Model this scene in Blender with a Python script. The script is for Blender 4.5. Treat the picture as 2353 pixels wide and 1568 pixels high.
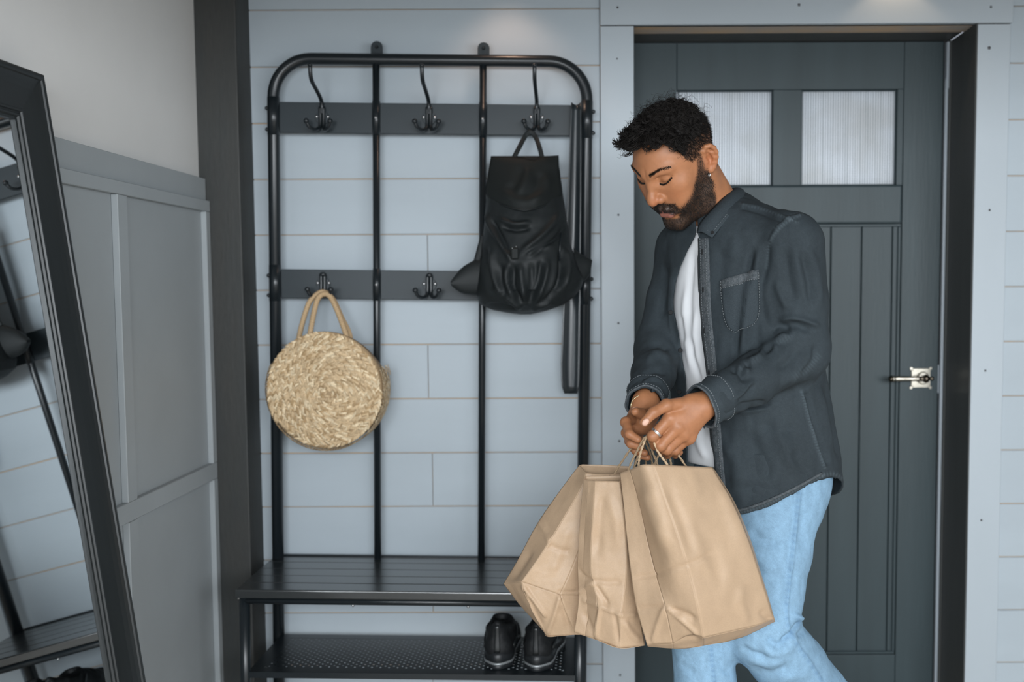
import bpy, bmesh, math, random
import numpy as np
from mathutils import Vector, Matrix

for _o in list(bpy.data.objects): bpy.data.objects.remove(_o)
SC = bpy.context.scene
COL = SC.collection

# ---------------------------------------------------------------- camera
F_PX, CX, CY = 2546.4, 1360.94, 850.0            # focal length and principal point in 2353x1568 pixels
PITCH, ROLL, YAW = 0.0739761, -0.0049836, 0.0017016
CAM_H = 1.285
_c, _s = math.cos, math.sin
_r = np.array([_c(YAW), _s(YAW), 0.0])
FWD = np.array([-_s(YAW)*_c(PITCH), _c(YAW)*_c(PITCH), -_s(PITCH)])
_u = np.cross(_r, FWD)
RIGHT = _r*_c(ROLL) + _u*_s(ROLL)
UP = -_r*_s(ROLL) + _u*_c(ROLL)
CAM = np.array([0.0, 0.0, CAM_H])
cam_d = bpy.data.cameras.new('camera')
cam_o = bpy.data.objects.new('camera', cam_d)
COL.objects.link(cam_o)
cam_d.sensor_fit = 'HORIZONTAL'
cam_d.sensor_width = 36.0
cam_d.lens = F_PX/2353*36.0
cam_d.shift_x = (1176.5-CX)/2353
cam_d.shift_y = (CY-784.0)/2353
cam_d.clip_start = 0.05
cam_d.dof.use_dof = True
cam_d.dof.focus_distance = 2.33
cam_d.dof.aperture_fstop = 2.6
M = Matrix.Identity(4)
for i in range(3):
    M[i][0], M[i][1], M[i][2], M[i][3] = RIGHT[i], UP[i], -FWD[i], CAM[i]
cam_o.matrix_world = M
SC.camera = cam_o

# ---------------------------------------------------------------- world, lights, exposure
SC.view_settings.view_transform = 'Standard'
SC.view_settings.look = 'None'
SC.view_settings.gamma = 1.0
SC.view_settings.use_curve_mapping = False
SC.view_settings.exposure = 0.0
W = bpy.data.worlds.new('overcast_sky'); SC.world = W
W.use_nodes = True
_bg = W.node_tree.nodes['Background']
_bg.inputs['Color'].default_value = (0.80, 0.88, 1.0, 1)
_bg.inputs['Strength'].default_value = 0.85

def area_light(name, loc, target, sx, sy, power, color):
    d = bpy.data.lights.new(name, 'AREA'); d.shape = 'RECTANGLE'
    d.size, d.size_y, d.energy, d.color = sx, sy, power, color
    o = bpy.data.objects.new(name, d); COL.objects.link(o)
    o.location = loc
    o.rotation_euler = (Vector(target)-Vector(loc)).to_track_quat('-Z', 'Y').to_euler()
    return o
# daylight that comes in through the high rear window behind the camera; overcast sky light falls slightly downwards
_wl = area_light('window_daylight', (0.45, -1.93, 1.66), (0.30, 3.17, 0.45), 3.0, 0.98, 60, (0.90, 0.955, 1.0))
_wl.data.spread = math.radians(105)
# added fill light at a made-up right window, brightens the left wall
_wr = area_light('right_fill_light', (2.30, -0.55, 1.42), (-0.75, 2.6, 0.85), 1.7, 1.1, 42, (0.92, 0.96, 1.0))

# added fill light at a made-up left window, meant for the door jamb
_wq = area_light('left_fill_light', (-1.04, -0.75, 1.30), (1.1, 3.2, 0.95), 1.5, 1.2, 22, (0.92, 0.96, 1.0))

def spot_light(name, loc, target, power, color, angle, blend, r=0.02):
    d = bpy.data.lights.new(name, 'SPOT'); d.energy, d.color = power, color
    d.spot_size, d.spot_blend, d.shadow_soft_size = math.radians(angle), blend, r
    o = bpy.data.objects.new(name, d); COL.objects.link(o); o.location = loc
    o.rotation_euler = (Vector(target)-Vector(loc)).to_track_quat('-Z', 'Y').to_euler()
    return o
# two warm ceiling downlights close to the back wall
spot_light('downlight', (-0.235, 3.02, 2.19), (-0.235, 3.10, 1.2), 2.2, (1.0, 0.66, 0.48), 95, 0.6, 0.03)
spot_light('downlight', (0.842, 3.085, 2.19), (0.842, 3.135, 1.2), 0.7, (1.0, 0.72, 0.48), 100, 0.35, 0.012)
# ---------------------------------------------------------------- helpers
R_ = math.radians
def P(px, py, Y):
    "world point on the plane Y = const behind an image pixel"
    d = FWD + RIGHT*(px-CX)/F_PX - UP*(py-CY)/F_PX
    return CAM + d*(Y/d[1])
def PXp(px, py, X):
    d = FWD + RIGHT*(px-CX)/F_PX - UP*(py-CY)/F_PX
    return CAM + d*(X/d[0])
def V(*a): return np.array(a, float)
def unit(v): v = np.asarray(v, float); return v/max(1e-12, np.linalg.norm(v))

class MB:
    "mesh collector"
    def __init__(s): s.v = []; s.f = []; s.sm = []
    def add(s, verts, faces, smooth=False):
        b = len(s.v); s.v += [tuple(map(float, p)) for p in verts]
        for f in faces: s.f.append(tuple(i+b for i in f)); s.sm.append(smooth)
        return s
    def box(s, lo, hi):
        x0, y0, z0 = lo; x1, y1, z1 = hi
        return s.add([(x0,y0,z0),(x1,y0,z0),(x1,y1,z0),(x0,y1,z0),(x0,y0,z1),(x1,y0,z1),(x1,y1,z1),(x0,y1,z1)],
              [(0,3,2,1),(4,5,6,7),(0,1,5,4),(1,2,6,5),(2,3,7,6),(3,0,4,7)])
    def hexa(s, bottom, top):
        return s.add(list(bottom)+list(top), [(0,3,2,1),(4,5,6,7),(0,1,5,4),(1,2,6,5),(2,3,7,6),(3,0,4,7)])
    def tube(s, pts, rad, n=12, cap=True, closed=False, flat=1.0, up=None, smooth=True):
        "sweep of a circle (or ellipse) along points"
        pts = [np.asarray(p, float) for p in pts]; m = len(pts)
        rr = rad if hasattr(rad, '__len__') else [rad]*m
        vs = []; N = None
        for i in range(m):
            a = pts[i-1] if (i > 0 or closed) else pts[i]
            b = pts[(i+1) % m] if (i < m-1 or closed) else pts[i]
            t = unit(b-a)
            if N is None:
                ref = np.array(up, float) if up is not None else (V(0,0,1) if abs(t[2]) < 0.9 else V(0,1,0))
                N = unit(ref - t*np.dot(ref, t))
            else:
                ref = np.array(up, float) if up is not None else N
                N2 = ref - t*np.dot(ref, t)
                N = unit(N2) if np.linalg.norm(N2) > 1e-6 else N
            B = np.cross(t, N)
            for k in range(n):
                a_ = 2*math.pi*k/n
                vs.append(pts[i] + rr[i]*(N*math.cos(a_)*flat + B*math.sin(a_)))
        fs = []
        for i in range(m if closed else m-1):
            j = (i+1) % m
            for k in range(n):
                l = (k+1) % n
                fs.append((i*n+k, i*n+l, j*n+l, j*n+k))
        s.add(vs, fs, smooth)
        if cap and not closed:
            b = len(s.v)-m*n
            s.f.append(tuple(b+k for k in range(n))[::-1]); s.sm.append(False)
            s.f.append(tuple(b+(m-1)*n+k for k in range(n))); s.sm.append(False)
        return s
    def ball(s, c, r, nu=12, nv=8, sc=(1,1,1)):
        vs = []; fs = []
        for j in range(nv+1):
            th = math.pi*j/nv
            for i in range(nu):
                ph = 2*math.pi*i/nu
                vs.append((c[0]+r*sc[0]*math.sin(th)*math.cos(ph), c[1]+r*sc[1]*math.sin(th)*math.sin(ph), c[2]+r*sc[2]*math.cos(th)))
        for j in range(nv):
            for i in range(nu):
                k = (i+1) % nu
                fs.append((j*nu+i, (j+1)*nu+i, (j+1)*nu+k, j*nu+k))
        return s.add(vs, fs, True)
    def lathe(s, axis_pts, radii, n=20, smooth=True): return s.tube(axis_pts, radii, n, True, smooth=smooth)
    def grid(s, rows, smooth=True, closed=False):
        "rows: list of equal-length point lists"
        m = len(rows[0]); vs = [p for r in rows for p in r]; fs = []
        for i in range(len(rows)-1):
            for k in range(m if closed else m-1):
                l = (k+1) % m
                fs.append((i*m+k, i*m+l, (i+1)*m+l, (i+1)*m+k))
        return s.add(vs, fs, smooth)
    def prism(s, poly, d0, d1, axis='y', smooth=False):
        "poly: 2D outline; extruded along an axis between d0 and d1"
        n = len(poly)
        def mk(p, d): return (p[0], d, p[1]) if axis == 'y' else ((d, p[0], p[1]) if axis == 'x' else (p[0], p[1], d))
        vs = [mk(p, d0) for p in poly]+[mk(p, d1) for p in poly]
        b = len(s.v)
        s.v += [tuple(map(float, p)) for p in vs]
        s.f.append(tuple(b+i for i in range(n))); s.sm.append(False)
        s.f.append(tuple(b+n+i for i in range(n))[::-1]); s.sm.append(False)
        for i in range(n):
            j = (i+1) % n
            s.f.append((b+i, b+n+i, b+n+j, b+j)); s.sm.append(smooth)
        return s
    def build(s, name, mat, parent=None, bevel=0.0, seg=1, auto=None, fix=True):
        me = bpy.data.meshes.new(name)
        me.from_pydata(s.v, [], s.f)
        if fix:
            bm = bmesh.new(); bm.from_mesh(me)
            bmesh.ops.recalc_face_normals(bm, faces=bm.faces); bm.to_mesh(me); bm.free()
        if len(me.polygons) == len(s.sm):
            me.polygons.foreach_set('use_smooth', s.sm)
        me.materials.append(mat)
        o = bpy.data.objects.new(name, me); COL.objects.link(o)
        if parent is not None: o.parent = parent
        if bevel > 0:
            b = o.modifiers.new('bevel', 'BEVEL'); b.width = bevel; b.segments = seg; b.limit_method = 'ANGLE'; b.angle_limit = R_(35)
            b.harden_normals = False
        return o
def boxo(name, lo, hi, mat, parent=None, bevel=0.0, seg=1):
    lo, hi = np.minimum(lo, hi), np.maximum(lo, hi)
    return MB().box(lo, hi).build(name, mat, parent, bevel, seg, fix=False)
def empty(name, loc=(0,0,0)):
    o = bpy.data.objects.new(name, None); COL.objects.link(o); o.location = loc; o.empty_display_size = 0.1
    return o
def tag(o, label=None, cat=None, group=None, kind=None):
    if label: o['label'] = label
    if cat: o['category'] = cat
    if group: o['group'] = group
    if kind: o['kind'] = kind
    return o
def adopt(root, *kids):
    "parent already-placed world-space objects to an empty without moving them"
    for k in kids:
        k.parent = root; k.matrix_parent_inverse = root_mat(root).inverted()
def root_mat(o):
    m = Matrix.LocRotScale(o.location, o.rotation_euler, o.scale)
    return m
def mesh_np(name, v, f, mat, parent=None, smooth=True, colors=None):
    "fast mesh from numpy arrays (quads or triangles)"
    me = bpy.data.meshes.new(name)
    n, k = f.shape
    me.vertices.add(len(v)); me.vertices.foreach_set('co', np.ascontiguousarray(v, np.float32).ravel())
    me.loops.add(n*k); me.loops.foreach_set('vertex_index', np.ascontiguousarray(f, np.int32).ravel())
    me.polygons.add(n); me.polygons.foreach_set('loop_start', np.arange(0, n*k, k, dtype=np.int32))
    me.polygons.foreach_set('use_smooth', np.full(n, smooth, bool))
    me.update(calc_edges=True); me.validate()
    if colors is not None:
        a = me.color_attributes.new('Col', 'FLOAT_COLOR', 'POINT')
        c4 = np.ones((len(v), 4), np.float32); c4[:, :3] = colors
        a.data.foreach_set('color', c4.ravel())
    me.materials.append(mat)
    o = bpy.data.objects.new(name, me); COL.objects.link(o)
    if parent is not None: o.parent = parent
    return o
def smooth_path(pts, n=8):
    "Catmull-Rom through points"
    pts = [np.asarray(p, float) for p in pts]; q = [2*pts[0]-pts[1]]+pts+[2*pts[-1]-pts[-2]]; out = []
    for i in range(1, len(q)-2):
        for k in range(n):
            t = k/n; a, b, c, d = q[i-1:i+3]
            out.append(0.5*((2*b)+(-a+c)*t+(2*a-5*b+4*c-d)*t*t+(-a+3*b-3*c+d)*t**3))
    out.append(pts[-1]); return out

# ---------------------------------------------------------------- materials
def mat(name, color, rough=0.5, metal=0.0, var=0.0, vscale=6.0, stretch=(1,1,1), bump=0.0, bscale=40.0, color2=None, spec=0.5,
        fine=0.0, fscale=400.0, coat=0.0, attr=None, sss=0.0, rvar=0.0, bdist=0.004):
    m = bpy.data.materials.new(name); m.use_nodes = True
    nt = m.node_tree; N = nt.nodes; L = nt.links
    b = N['Principled BSDF']
    b.inputs['Base Color'].default_value = (*color, 1); b.inputs['Roughness'].default_value = rough
    b.inputs['Metallic'].default_value = metal; b.inputs['Specular IOR Level'].default_value = spec
    if coat: b.inputs['Coat Weight'].default_value = coat; b.inputs['Coat Roughness'].default_value = 0.25
    if sss:
        b.inputs['Subsurface Weight'].default_value = sss; b.inputs['Subsurface Radius'].default_value = (1.0, 0.35, 0.2)
        b.inputs['Subsurface Scale'].default_value = 0.006
    tc = N.new('ShaderNodeTexCoord'); mp = N.new('ShaderNodeMapping'); mp.inputs['Scale'].default_value = stretch
    L.new(tc.outputs['Object'], mp.inputs['Vector'])
    def noise(scale, detail=4.0, rough_=0.55):
        n = N.new('ShaderNodeTexNoise'); n.inputs['Scale'].default_value = scale
        n.inputs['Detail'].default_value = detail; n.inputs['Roughness'].default_value = rough_
        L.new(mp.outputs['Vector'], n.inputs['Vector']); return n
    base = None
    if attr:
        a = N.new('ShaderNodeAttribute'); a.attribute_name = attr; base = a.outputs['Color']
    if var or color2 or fine:
        if base is None:
            rgb = N.new('ShaderNodeRGB'); rgb.outputs[0].default_value = (*color, 1); base = rgb.outputs[0]
    if color2 or var:
        n = noise(vscale)
        mr = N.new('ShaderNodeMapRange'); mr.inputs['From Min'].default_value = 0.3; mr.inputs['From Max'].default_value = 0.7
        L.new(n.outputs['Fac'], mr.inputs['Value'])
        mx = N.new('ShaderNodeMix'); mx.data_type = 'RGBA'; mx.blend_type = 'MIX' if color2 else 'MULTIPLY'
        L.new(base, mx.inputs['A'])
        if color2:
            mx.inputs['B'].default_value = (*color2, 1); L.new(mr.outputs['Result'], mx.inputs['Factor'])
        else:
            mr.inputs['To Min'].default_value = 1-var; mr.inputs['To Max'].default_value = 1+var
            cb = N.new('ShaderNodeCombineColor')
            for k in range(3): L.new(mr.outputs['Result'], cb.inputs[k])
            L.new(cb.outputs[0], mx.inputs['B']); mx.inputs['Factor'].default_value = 1
        base = mx.outputs['Result']
    if fine:
        n = noise(fscale, 2.0); mr = N.new('ShaderNodeMapRange')
        mr.inputs['From Min'].default_value = 0.3; mr.inputs['From Max'].default_value = 0.7
        mr.inputs['To Min'].default_value = 1-fine; mr.inputs['To Max'].default_value = 1+fine
        L.new(n.outputs['Fac'], mr.inputs['Value'])
        cb = N.new('ShaderNodeCombineColor')
        for k in range(3): L.new(mr.outputs['Result'], cb.inputs[k])
        mx = N.new('ShaderNodeMix'); mx.data_type = 'RGBA'; mx.blend_type = 'MULTIPLY'; mx.inputs['Factor'].default_value = 1
        L.new(base, mx.inputs['A']); L.new(cb.outputs[0], mx.inputs['B']); base = mx.outputs['Result']
    if base is not None: L.new(base, b.inputs['Base Color'])
    if rvar:
        n = noise(vscale*2); mr = N.new('ShaderNodeMapRange'); mr.inputs['To Min'].default_value = rough-rvar; mr.inputs['To Max'].default_value = rough+rvar
        L.new(n.outputs['Fac'], mr.inputs['Value']); L.new(mr.outputs['Result'], b.inputs['Roughness'])
    if bump:
        n = noise(bscale, 5.0); bp = N.new('ShaderNodeBump'); bp.inputs['Strength'].default_value = bump; bp.inputs['Distance'].default_value = bdist
        L.new(n.outputs['Fac'], bp.inputs['Height']); L.new(bp.outputs['Normal'], b.inputs['Normal'])
    return m
MT = {}
MT['plank'] = mat('painted_plank', (0.405, 0.462, 0.505), 0.5, var=0.035, vscale=3, stretch=(0.4,1,2), bump=0.10, bscale=30, bdist=0.002)
MT['casing'] = mat('painted_casing', (0.42, 0.472, 0.512), 0.45, var=0.03, vscale=3, stretch=(1,1,0.4), bump=0.08, bscale=25, bdist=0.002)
MT['rawwood'] = mat('raw_wood_edge', (0.62, 0.42, 0.24), 0.8, color2=(0.40, 0.38, 0.36), vscale=9, stretch=(0.6,1,1))
MT['plaster'] = mat('plaster', (0.72, 0.715, 0.70), 0.8, var=0.04, vscale=2.5, bump=0.12, bscale=14, bdist=0.004)
MT['wainscot'] = mat('wainscot_grey_paint', (0.35, 0.38, 0.395), 0.5, var=0.04, vscale=4, bump=0.08, bscale=30, bdist=0.002)
MT['post'] = mat('dark_stained_timber', (0.025, 0.029, 0.029), 0.6, color2=(0.036, 0.036, 0.033), vscale=5, stretch=(3,3,0.6), bump=0.18, bscale=26, rvar=0.08, fine=0.08, fscale=60)
MT['door'] = mat('dark_grey_door_paint', (0.041, 0.060, 0.067), 0.46, spec=0.35, var=0.10, vscale=5, stretch=(3,1,0.3), bump=0.25, bscale=45, bdist=0.002)
MT['reveal'] = mat('grey_brown_reveal_lightened', (0.066, 0.070, 0.069), 0.5, var=0.12, vscale=6, stretch=(3,3,0.25), bump=0.2, bscale=40, bdist=0.002, spec=0.35)  # grey-brown tone, lightened in the colour to lift the underlit jamb
MT['gap'] = mat('dark_gap', (0.012, 0.013, 0.013), 0.9)
MT['strip'] = mat('pale_strip', (0.42, 0.47, 0.52), 0.5)
MT['nail'] = mat('nail_hole_filler', (0.07, 0.07, 0.075), 0.8)
MT['blackmetal'] = mat('black_powder_coat', (0.010, 0.014, 0.017), 0.30, spec=0.5, bump=0.04, bscale=600, bdist=0.0005)
MT['band'] = mat('charcoal_powder_coat_band', (0.016, 0.025, 0.031), 0.46, spec=0.4, bump=0.08, bscale=700, bdist=0.0005)
MT['seat'] = mat('black_lacquer_slat', (0.020, 0.023, 0.024), 0.24, spec=0.75, coat=0.4, var=0.1, vscale=20, stretch=(0.2,1,1))
MT['steel'] = mat('screw_steel', (0.5, 0.5, 0.5), 0.3, metal=1.0)
MT['floor'] = mat('floor_boards', (0.62, 0.55, 0.47), 0.5, color2=(0.54, 0.47, 0.39), vscale=5, stretch=(0.3,3,1), bump=0.1)
MT['ceiling'] = mat('ceiling_paint', (0.30, 0.29, 0.27), 0.8, bump=0.1, bscale=20)
# ================================================================ THE SETTING
YW = 3.17                       # painted face of the back wall
PT = 0.012                      # plank thickness
XL = -1.075                     # plaster face of the left wall
XR, YB, ZC = 2.35, -2.0, 2.22   # right wall, rear wall, ceiling
Z0, DZ = P(1378, 20.7, YW)[2], 0.15662        # first plank joint in view and plank pitch
OPX0, OPX1 = 0.1150, 1.0775     # door opening
OPZ = P(1850, 57, YW)[2]        # underside of the head casing
YD = 3.385                      # face of the door leaf
def struct(o, label, cat): return tag(o, label, cat, kind='structure')

fl = boxo('floor', (XL-0.2, YB-0.1, -0.05), (XR+0.1, 4.2, 0), MT['floor']); struct(fl, 'brown wooden floor boards of the entry hall', 'floor')
ce = boxo('ceiling', (XL-0.2, YB-0.1, ZC), (XR+0.1, YW+0.3, ZC+0.05), MT['ceiling']); struct(ce, 'pale painted ceiling above the hall', 'ceiling')
struct(boxo('shade_beam', (XL-0.1, 1.15, 1.87), (XR, 1.30, ZC+0.01), MT['post'], None, .006), 'added unseen timber beam that shades the top of the back wall', 'light blocker')  # added out of view to block window light from the upper wall
# back wall: raw wood backing with an opening for the door, planks nailed on it
m = MB()
m.box((XL-0.1, YW+PT*.45, 0), (OPX0, YW+0.1, ZC)); m.box((OPX1, YW+PT*.45, 0), (XR, YW+0.1, ZC)); m.box((OPX0, YW+PT*.45, OPZ), (OPX1, YW+0.1, ZC))
wb = m.build('wall_back', MT['rawwood'], fix=False); struct(wb, 'back wall clad in horizontal pale blue grey painted planks', 'wall')
CASL0, CASR1 = P(1381, 500, YW)[0], P(2310, 500, YW)[0]
rnd = random.Random(4)
ROWJ = P(983, 600, YW)[0]
HZ1 = P(1800, -28, YW)[2]
for k in range(-3, 14):
    z1 = Z0 - k*DZ; z0 = z1 - DZ + 0.0030
    z0, z1 = max(z0, 0.004), min(z1, ZC-0.002)
    if z1-z0 < 0.02: continue
    segs = [(XL+0.08, CASL0-0.0012), (CASR1+0.0012, XR-0.003)]
    if k % 2 == 0 and k >= 4:
        segs = [(XL+0.08, ROWJ-0.0008+0.004*(k%3-1)), (ROWJ+0.0008+0.004*(k%3-1), CASL0-0.0012), (CASR1+0.0012, XR-0.003)]
    for a, b in segs:
        dy = rnd.uniform(-0.0012, 0.0006)
        if z1 > OPZ+0.14 and a > 0: pass
        boxo('plank', (a, YW+dy, z0), (b, YW+PT+0.001, z1), MT['plank'], wb, 0.0012)
    if z1 > HZ1+0.012:
        boxo('plank', (CASL0, YW, max(z0, HZ1+0.002)), (CASR1, YW+PT+0.001, z1), MT['plank'], wb, 0.0012)
# door casing boards
CY0 = YW-0.010
def casing(name, lo, hi, label, marks):
    o = boxo(name, lo, hi, MT['casing'], None, 0.0018, 2); struct(o, label, 'casing')
    for (px, py, r) in marks:
        p = P(px, py, lo[1])
        nm = MB()
        nm.lathe([(p[0], lo[1]-0.0004, p[2]), (p[0], lo[1]+0.003, p[2])], [r, r*0.8], 10)
        nm.build('nail_hole', MT['nail'], o)
    return o
casing('trim_1', (CASL0, CY0, 0), (OPX0, YW+0.02, OPZ-0.003), 'pale blue grey casing board left of the dark door', [(1418,135,.0026),(1421,494,.0032),(1421,743,.0032),(1423,1014,.0034),(1425,1552,.0034)])
casing('trim_2', (OPX1, CY0, 0), (CASR1, YW+0.02, OPZ-0.003), 'pale blue grey casing board right of the dark door', [(2273,110,.005),(2274,483,.0034),(2264,852,.0034),(2255,1196,.0034)])
casing('trim_3', (CASL0, CY0-0.001, OPZ), (CASR1+0.006, YW+0.02, HZ1), 'pale blue grey head casing above the dark door', [(1419,17,.0034),(1836,11,.0042),(2277,16,.0036)])
# deep dark reveal of the doorway
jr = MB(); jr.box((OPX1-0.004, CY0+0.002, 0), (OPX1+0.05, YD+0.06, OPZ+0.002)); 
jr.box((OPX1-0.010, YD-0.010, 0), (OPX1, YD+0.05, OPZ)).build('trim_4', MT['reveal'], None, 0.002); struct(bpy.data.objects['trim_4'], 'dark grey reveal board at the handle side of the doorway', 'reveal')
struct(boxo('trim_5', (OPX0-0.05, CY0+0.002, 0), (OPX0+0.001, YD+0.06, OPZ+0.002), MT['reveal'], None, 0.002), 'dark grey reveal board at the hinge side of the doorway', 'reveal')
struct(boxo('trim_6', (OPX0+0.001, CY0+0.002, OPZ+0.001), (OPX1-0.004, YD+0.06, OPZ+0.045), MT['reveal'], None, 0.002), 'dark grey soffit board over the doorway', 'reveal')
# ---- the door leaf
DZT = P(1800, 96, YD)[2]-0.0015
def dx(px, py=800): return P(px, py, YD)[0]
def dz(py, px=1900): return P(px, py, YD)[2]
DL, DR = OPX0-0.012, dx(2158, 700)
door = empty('door_1', (0, YD, 0)); struct(door, 'dark grey panelled door with two wired glass panes', 'door')
def dpart(name, lo, hi, m=None, bevel=0.0015, seg=2):
    o = boxo(name, lo, hi, m or MT['door'], None, bevel, seg); adopt(door, o); return o
G0, G1, G2, G3 = dx(1557,316), dx(1776,316), dx(1842,316), dx(2061,316)
GZ1, GZ0 = dz(206,1800), dz(427,1800)
DTH = 0.045
dpart('stile_filler', (G3+.0005, YD+.002, GZ0), (dx(2068, 800), YD+DTH-.001, GZ1))
SX0, SX1 = G0-0.002, dx(2068, 800)          # inner edges of the stiles
dpart('stile', (DL, YD, 0.006), (SX0-0.0006, YD+DTH, DZT))
dpart('stile', (SX1+0.0006, YD, 0.006), (DR, YD+DTH, DZT))
dpart('rail', (SX0, YD+0.001, GZ1), (SX1, YD+DTH, DZT))
dpart('mullion', (G1, YD+0.001, GZ0+0.0005), (G2, YD+DTH, GZ1-0.0005))
MZ0 = dz(514, 1960)
dpart('mid_rail', (SX0+0.002, YD-0.006, MZ0), (SX1-0.002, YD+DTH, GZ0), bevel=0.006, seg=3)
BZ = dz(1506, 1950)
dpart('bottom_rail', (SX0, YD+0.001, 0.006), (SX1, YD+DTH, BZ))
# small beads that hold the glass and frame the sunk panel
def bead(x0, x1, z0, z1, w=0.006, y0=0.006, parent=door):
    m = MB(); yy0, yy1 = YD+y0, YD+y0+0.012
    m.box((x0, yy0, z1-w), (x1, yy1, z1)); m.box((x0, yy0, z0), (x1, yy1, z0+w)); m.box((x0, yy0, z0+w), (x0+w, yy1, z1-w)); m.box((x1-w, yy0, z0+w), (x1, yy1, z1-w))
    o = m.build('bead', MT['door'], None, 0.002); adopt(parent, o); return o
PX0, PX1 = SX0+0.0005, SX1-0.0005
bead(PX0, PX1, BZ+0.0005, MZ0-0.0005, 0.009, 0.005)
# tongue and groove boards of the lower panel
bw = dx(1983, 520)-dx(1912, 520)
xr = dx(1912, 520)+bw*2+0.02
edges = [PX0] ; x = dx(1912, 520)-4*bw
while x < PX1-0.02:
    if x > PX0+0.03: edges.append(x)
    x += bw
edges.append(PX1)
for a, b in zip(edges[:-1], edges[1:]):
    dpart('board', (a+0.0012, YD+0.013+rnd.uniform(0,.0012), BZ+0.001), (b-0.0012, YD+0.026, MZ0-0.001), bevel=0.0022, seg=2)
dpart('panel_back', (PX0, YD+0.027, BZ+0.001), (PX1, YD+0.034, MZ0-0.001), MT['gap'], 0)
# wired glass
gm = bpy.data.materials.new('obscured_glass'); gm.use_nodes = True
nt = gm.node_tree; nt.nodes.clear()
out = nt.nodes.new('ShaderNodeOutputMaterial'); tr = nt.nodes.new('ShaderNodeBsdfTranslucent'); gl = nt.nodes.new('ShaderNodeBsdfGlossy'); mx = nt.nodes.new('ShaderNodeMixShader')
tcn = nt.nodes.new('ShaderNodeTexCoord'); nz = nt.nodes.new('ShaderNodeTexNoise'); nz.inputs['Scale'].default_value = 9; nz.inputs['Detail'].default_value = 6
cr = nt.nodes.new('ShaderNodeValToRGB'); cr.color_ramp.elements[0].position = 0.32; cr.color_ramp.elements[0].color = (0.80, 0.79, 0.77, 1)
cr.color_ramp.elements[1].position = 0.6; cr.color_ramp.elements[1].color = (0.93, 0.94, 0.95, 1)
nt.links.new(tcn.outputs['Object'], nz.inputs['Vector']); nt.links.new(nz.outputs['Fac'], cr.inputs['Fac']); nt.links.new(cr.outputs['Color'], tr.inputs['Color'])
gl.inputs['Roughness'].default_value = 0.25; mx.inputs['Fac'].default_value = 0.05
nt.links.new(tr.outputs[0], mx.inputs[1]); nt.links.new(gl.outputs[0], mx.inputs[2]); nt.links.new(mx.outputs[0], out.inputs['Surface'])
MT['glass'] = gm
MT['wire'] = mat('grey_wire', (0.16, 0.20, 0.205), 0.5)
MT['wirelight'] = mat('pale_glass_rib', (0.55, 0.58, 0.60), 0.5)
for a, b in ((G0, G1), (G2, G3)):
    g = boxo('pane', (a+0.001, YD+0.020, GZ0+0.001), (b-0.001, YD+0.024, GZ1-0.001), MT['glass']); adopt(door, g)
    bead(a, b, GZ0+0.0005, GZ1-0.0005, 0.0035, 0.008)
    w = MB(); n = 38; rj = random.Random(int(a*1000))
    for i in range(1, n):
        x = a+(b-a)*i/n+rj.uniform(-.0004,.0004); hw = rj.uniform(.0008, .0014)
        w.box((x-hw, YD+0.0185, GZ0+0.004), (x+hw, YD+0.0195, GZ1-0.004))
    wo = w.build('glass_wire', MT['wire'], None, fix=False); adopt(door, wo); tag(wo, kind='stuff')
    w = MB()
    for i in range(1, n):
        z = GZ0+(GZ1-GZ0)*i/n+rj.uniform(-.0004,.0004)
        w.box((a+0.004, YD+0.0175, z-.0008), (b-0.004, YD+0.0185, z+.0008))
    wo = w.build('glass_rib', MT['wirelight'], None, fix=False); adopt(door, wo); tag(wo, kind='stuff')
# weather strip and brush in the gap between leaf and reveal
w = MB(); w.box((OPX1-0.019, YD-0.004, 0.01), (OPX1-0.0105, YD+0.03, DZT-0.11)); w.box((OPX1-0.0175, YD-0.008, DZT-0.14), (OPX1-0.0095, YD+0.02, DZT-0.002))
o = w.build('weather_strip', MT['strip'], None, 0.001); adopt(door, o)
dpart('latch_plate', (DR+0.0002, YD-0.001, dz(905)), (DR+0.003, YD+0.02, dz(840)), MT['strip'], 0.0006)
struct(boxo('trim_7', (DR+0.0035, YD+0.01, 0), (OPX1-0.0195, YD+0.05, OPZ), MT['gap'], None), 'dark gap filler behind the edge of the door', 'reveal')
# handle: square rosette, turned lever
MT['nickel'] = mat('aged_nickel', (0.50, 0.47, 0.40), 0.28, metal=1.0, var=0.15, vscale=60)
MT['nickeld'] = mat('dark_bronze', (0.10, 0.085, 0.065), 0.22, metal=1.0)
hd = empty('door_handle', (0, YD, 0)); hd.parent = door; hd.matrix_parent_inverse = root_mat(door).inverted()
def hpart(o): o.parent = hd; o.matrix_parent_inverse = Matrix.Translation((0, -YD, 0)); return o
hc = P(2115, 869, YD); hs = 0.0295
hp = MB().box((hc[0]-hs, YD-0.004, hc[2]-hs), (hc[0]+hs, YD, hc[2]+hs))
for sx in (-1, 1):
    hp.box((hc[0]+sx*hs*0.86-0.003, YD-0.0065, hc[2]-hs*0.9), (hc[0]+sx*hs*0.86+0.003, YD-0.004, hc[2]+hs*0.9))
    hp.box((hc[0]-hs*0.9, YD-0.0065, hc[2]+sx*hs*0.86-0.003), (hc[0]+hs*0.9, YD-0.0065+0.0025, hc[2]+sx*hs*0.86+0.003))
    for sz in (-1, 1): hp.box((hc[0]+sx*hs-0.004, YD-0.0045, hc[2]+sz*hs-0.004), (hc[0]+sx*hs+0.004, YD, hc[2]+sz*hs+0.004))
hp.lathe([(hc[0]+.006, YD-0.004, hc[2]), (hc[0]+.006, YD-0.009, hc[2])], [0.020, 0.017], 24)
hpart(hp.build('rosette', MT['nickel'], None, 0.0006))
yl = YD-0.046
lv = P(2127, 871, yl)
def lev(px): return V(P(px, 871.5, yl)[0], yl, lv[2]+0.0006)
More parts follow.
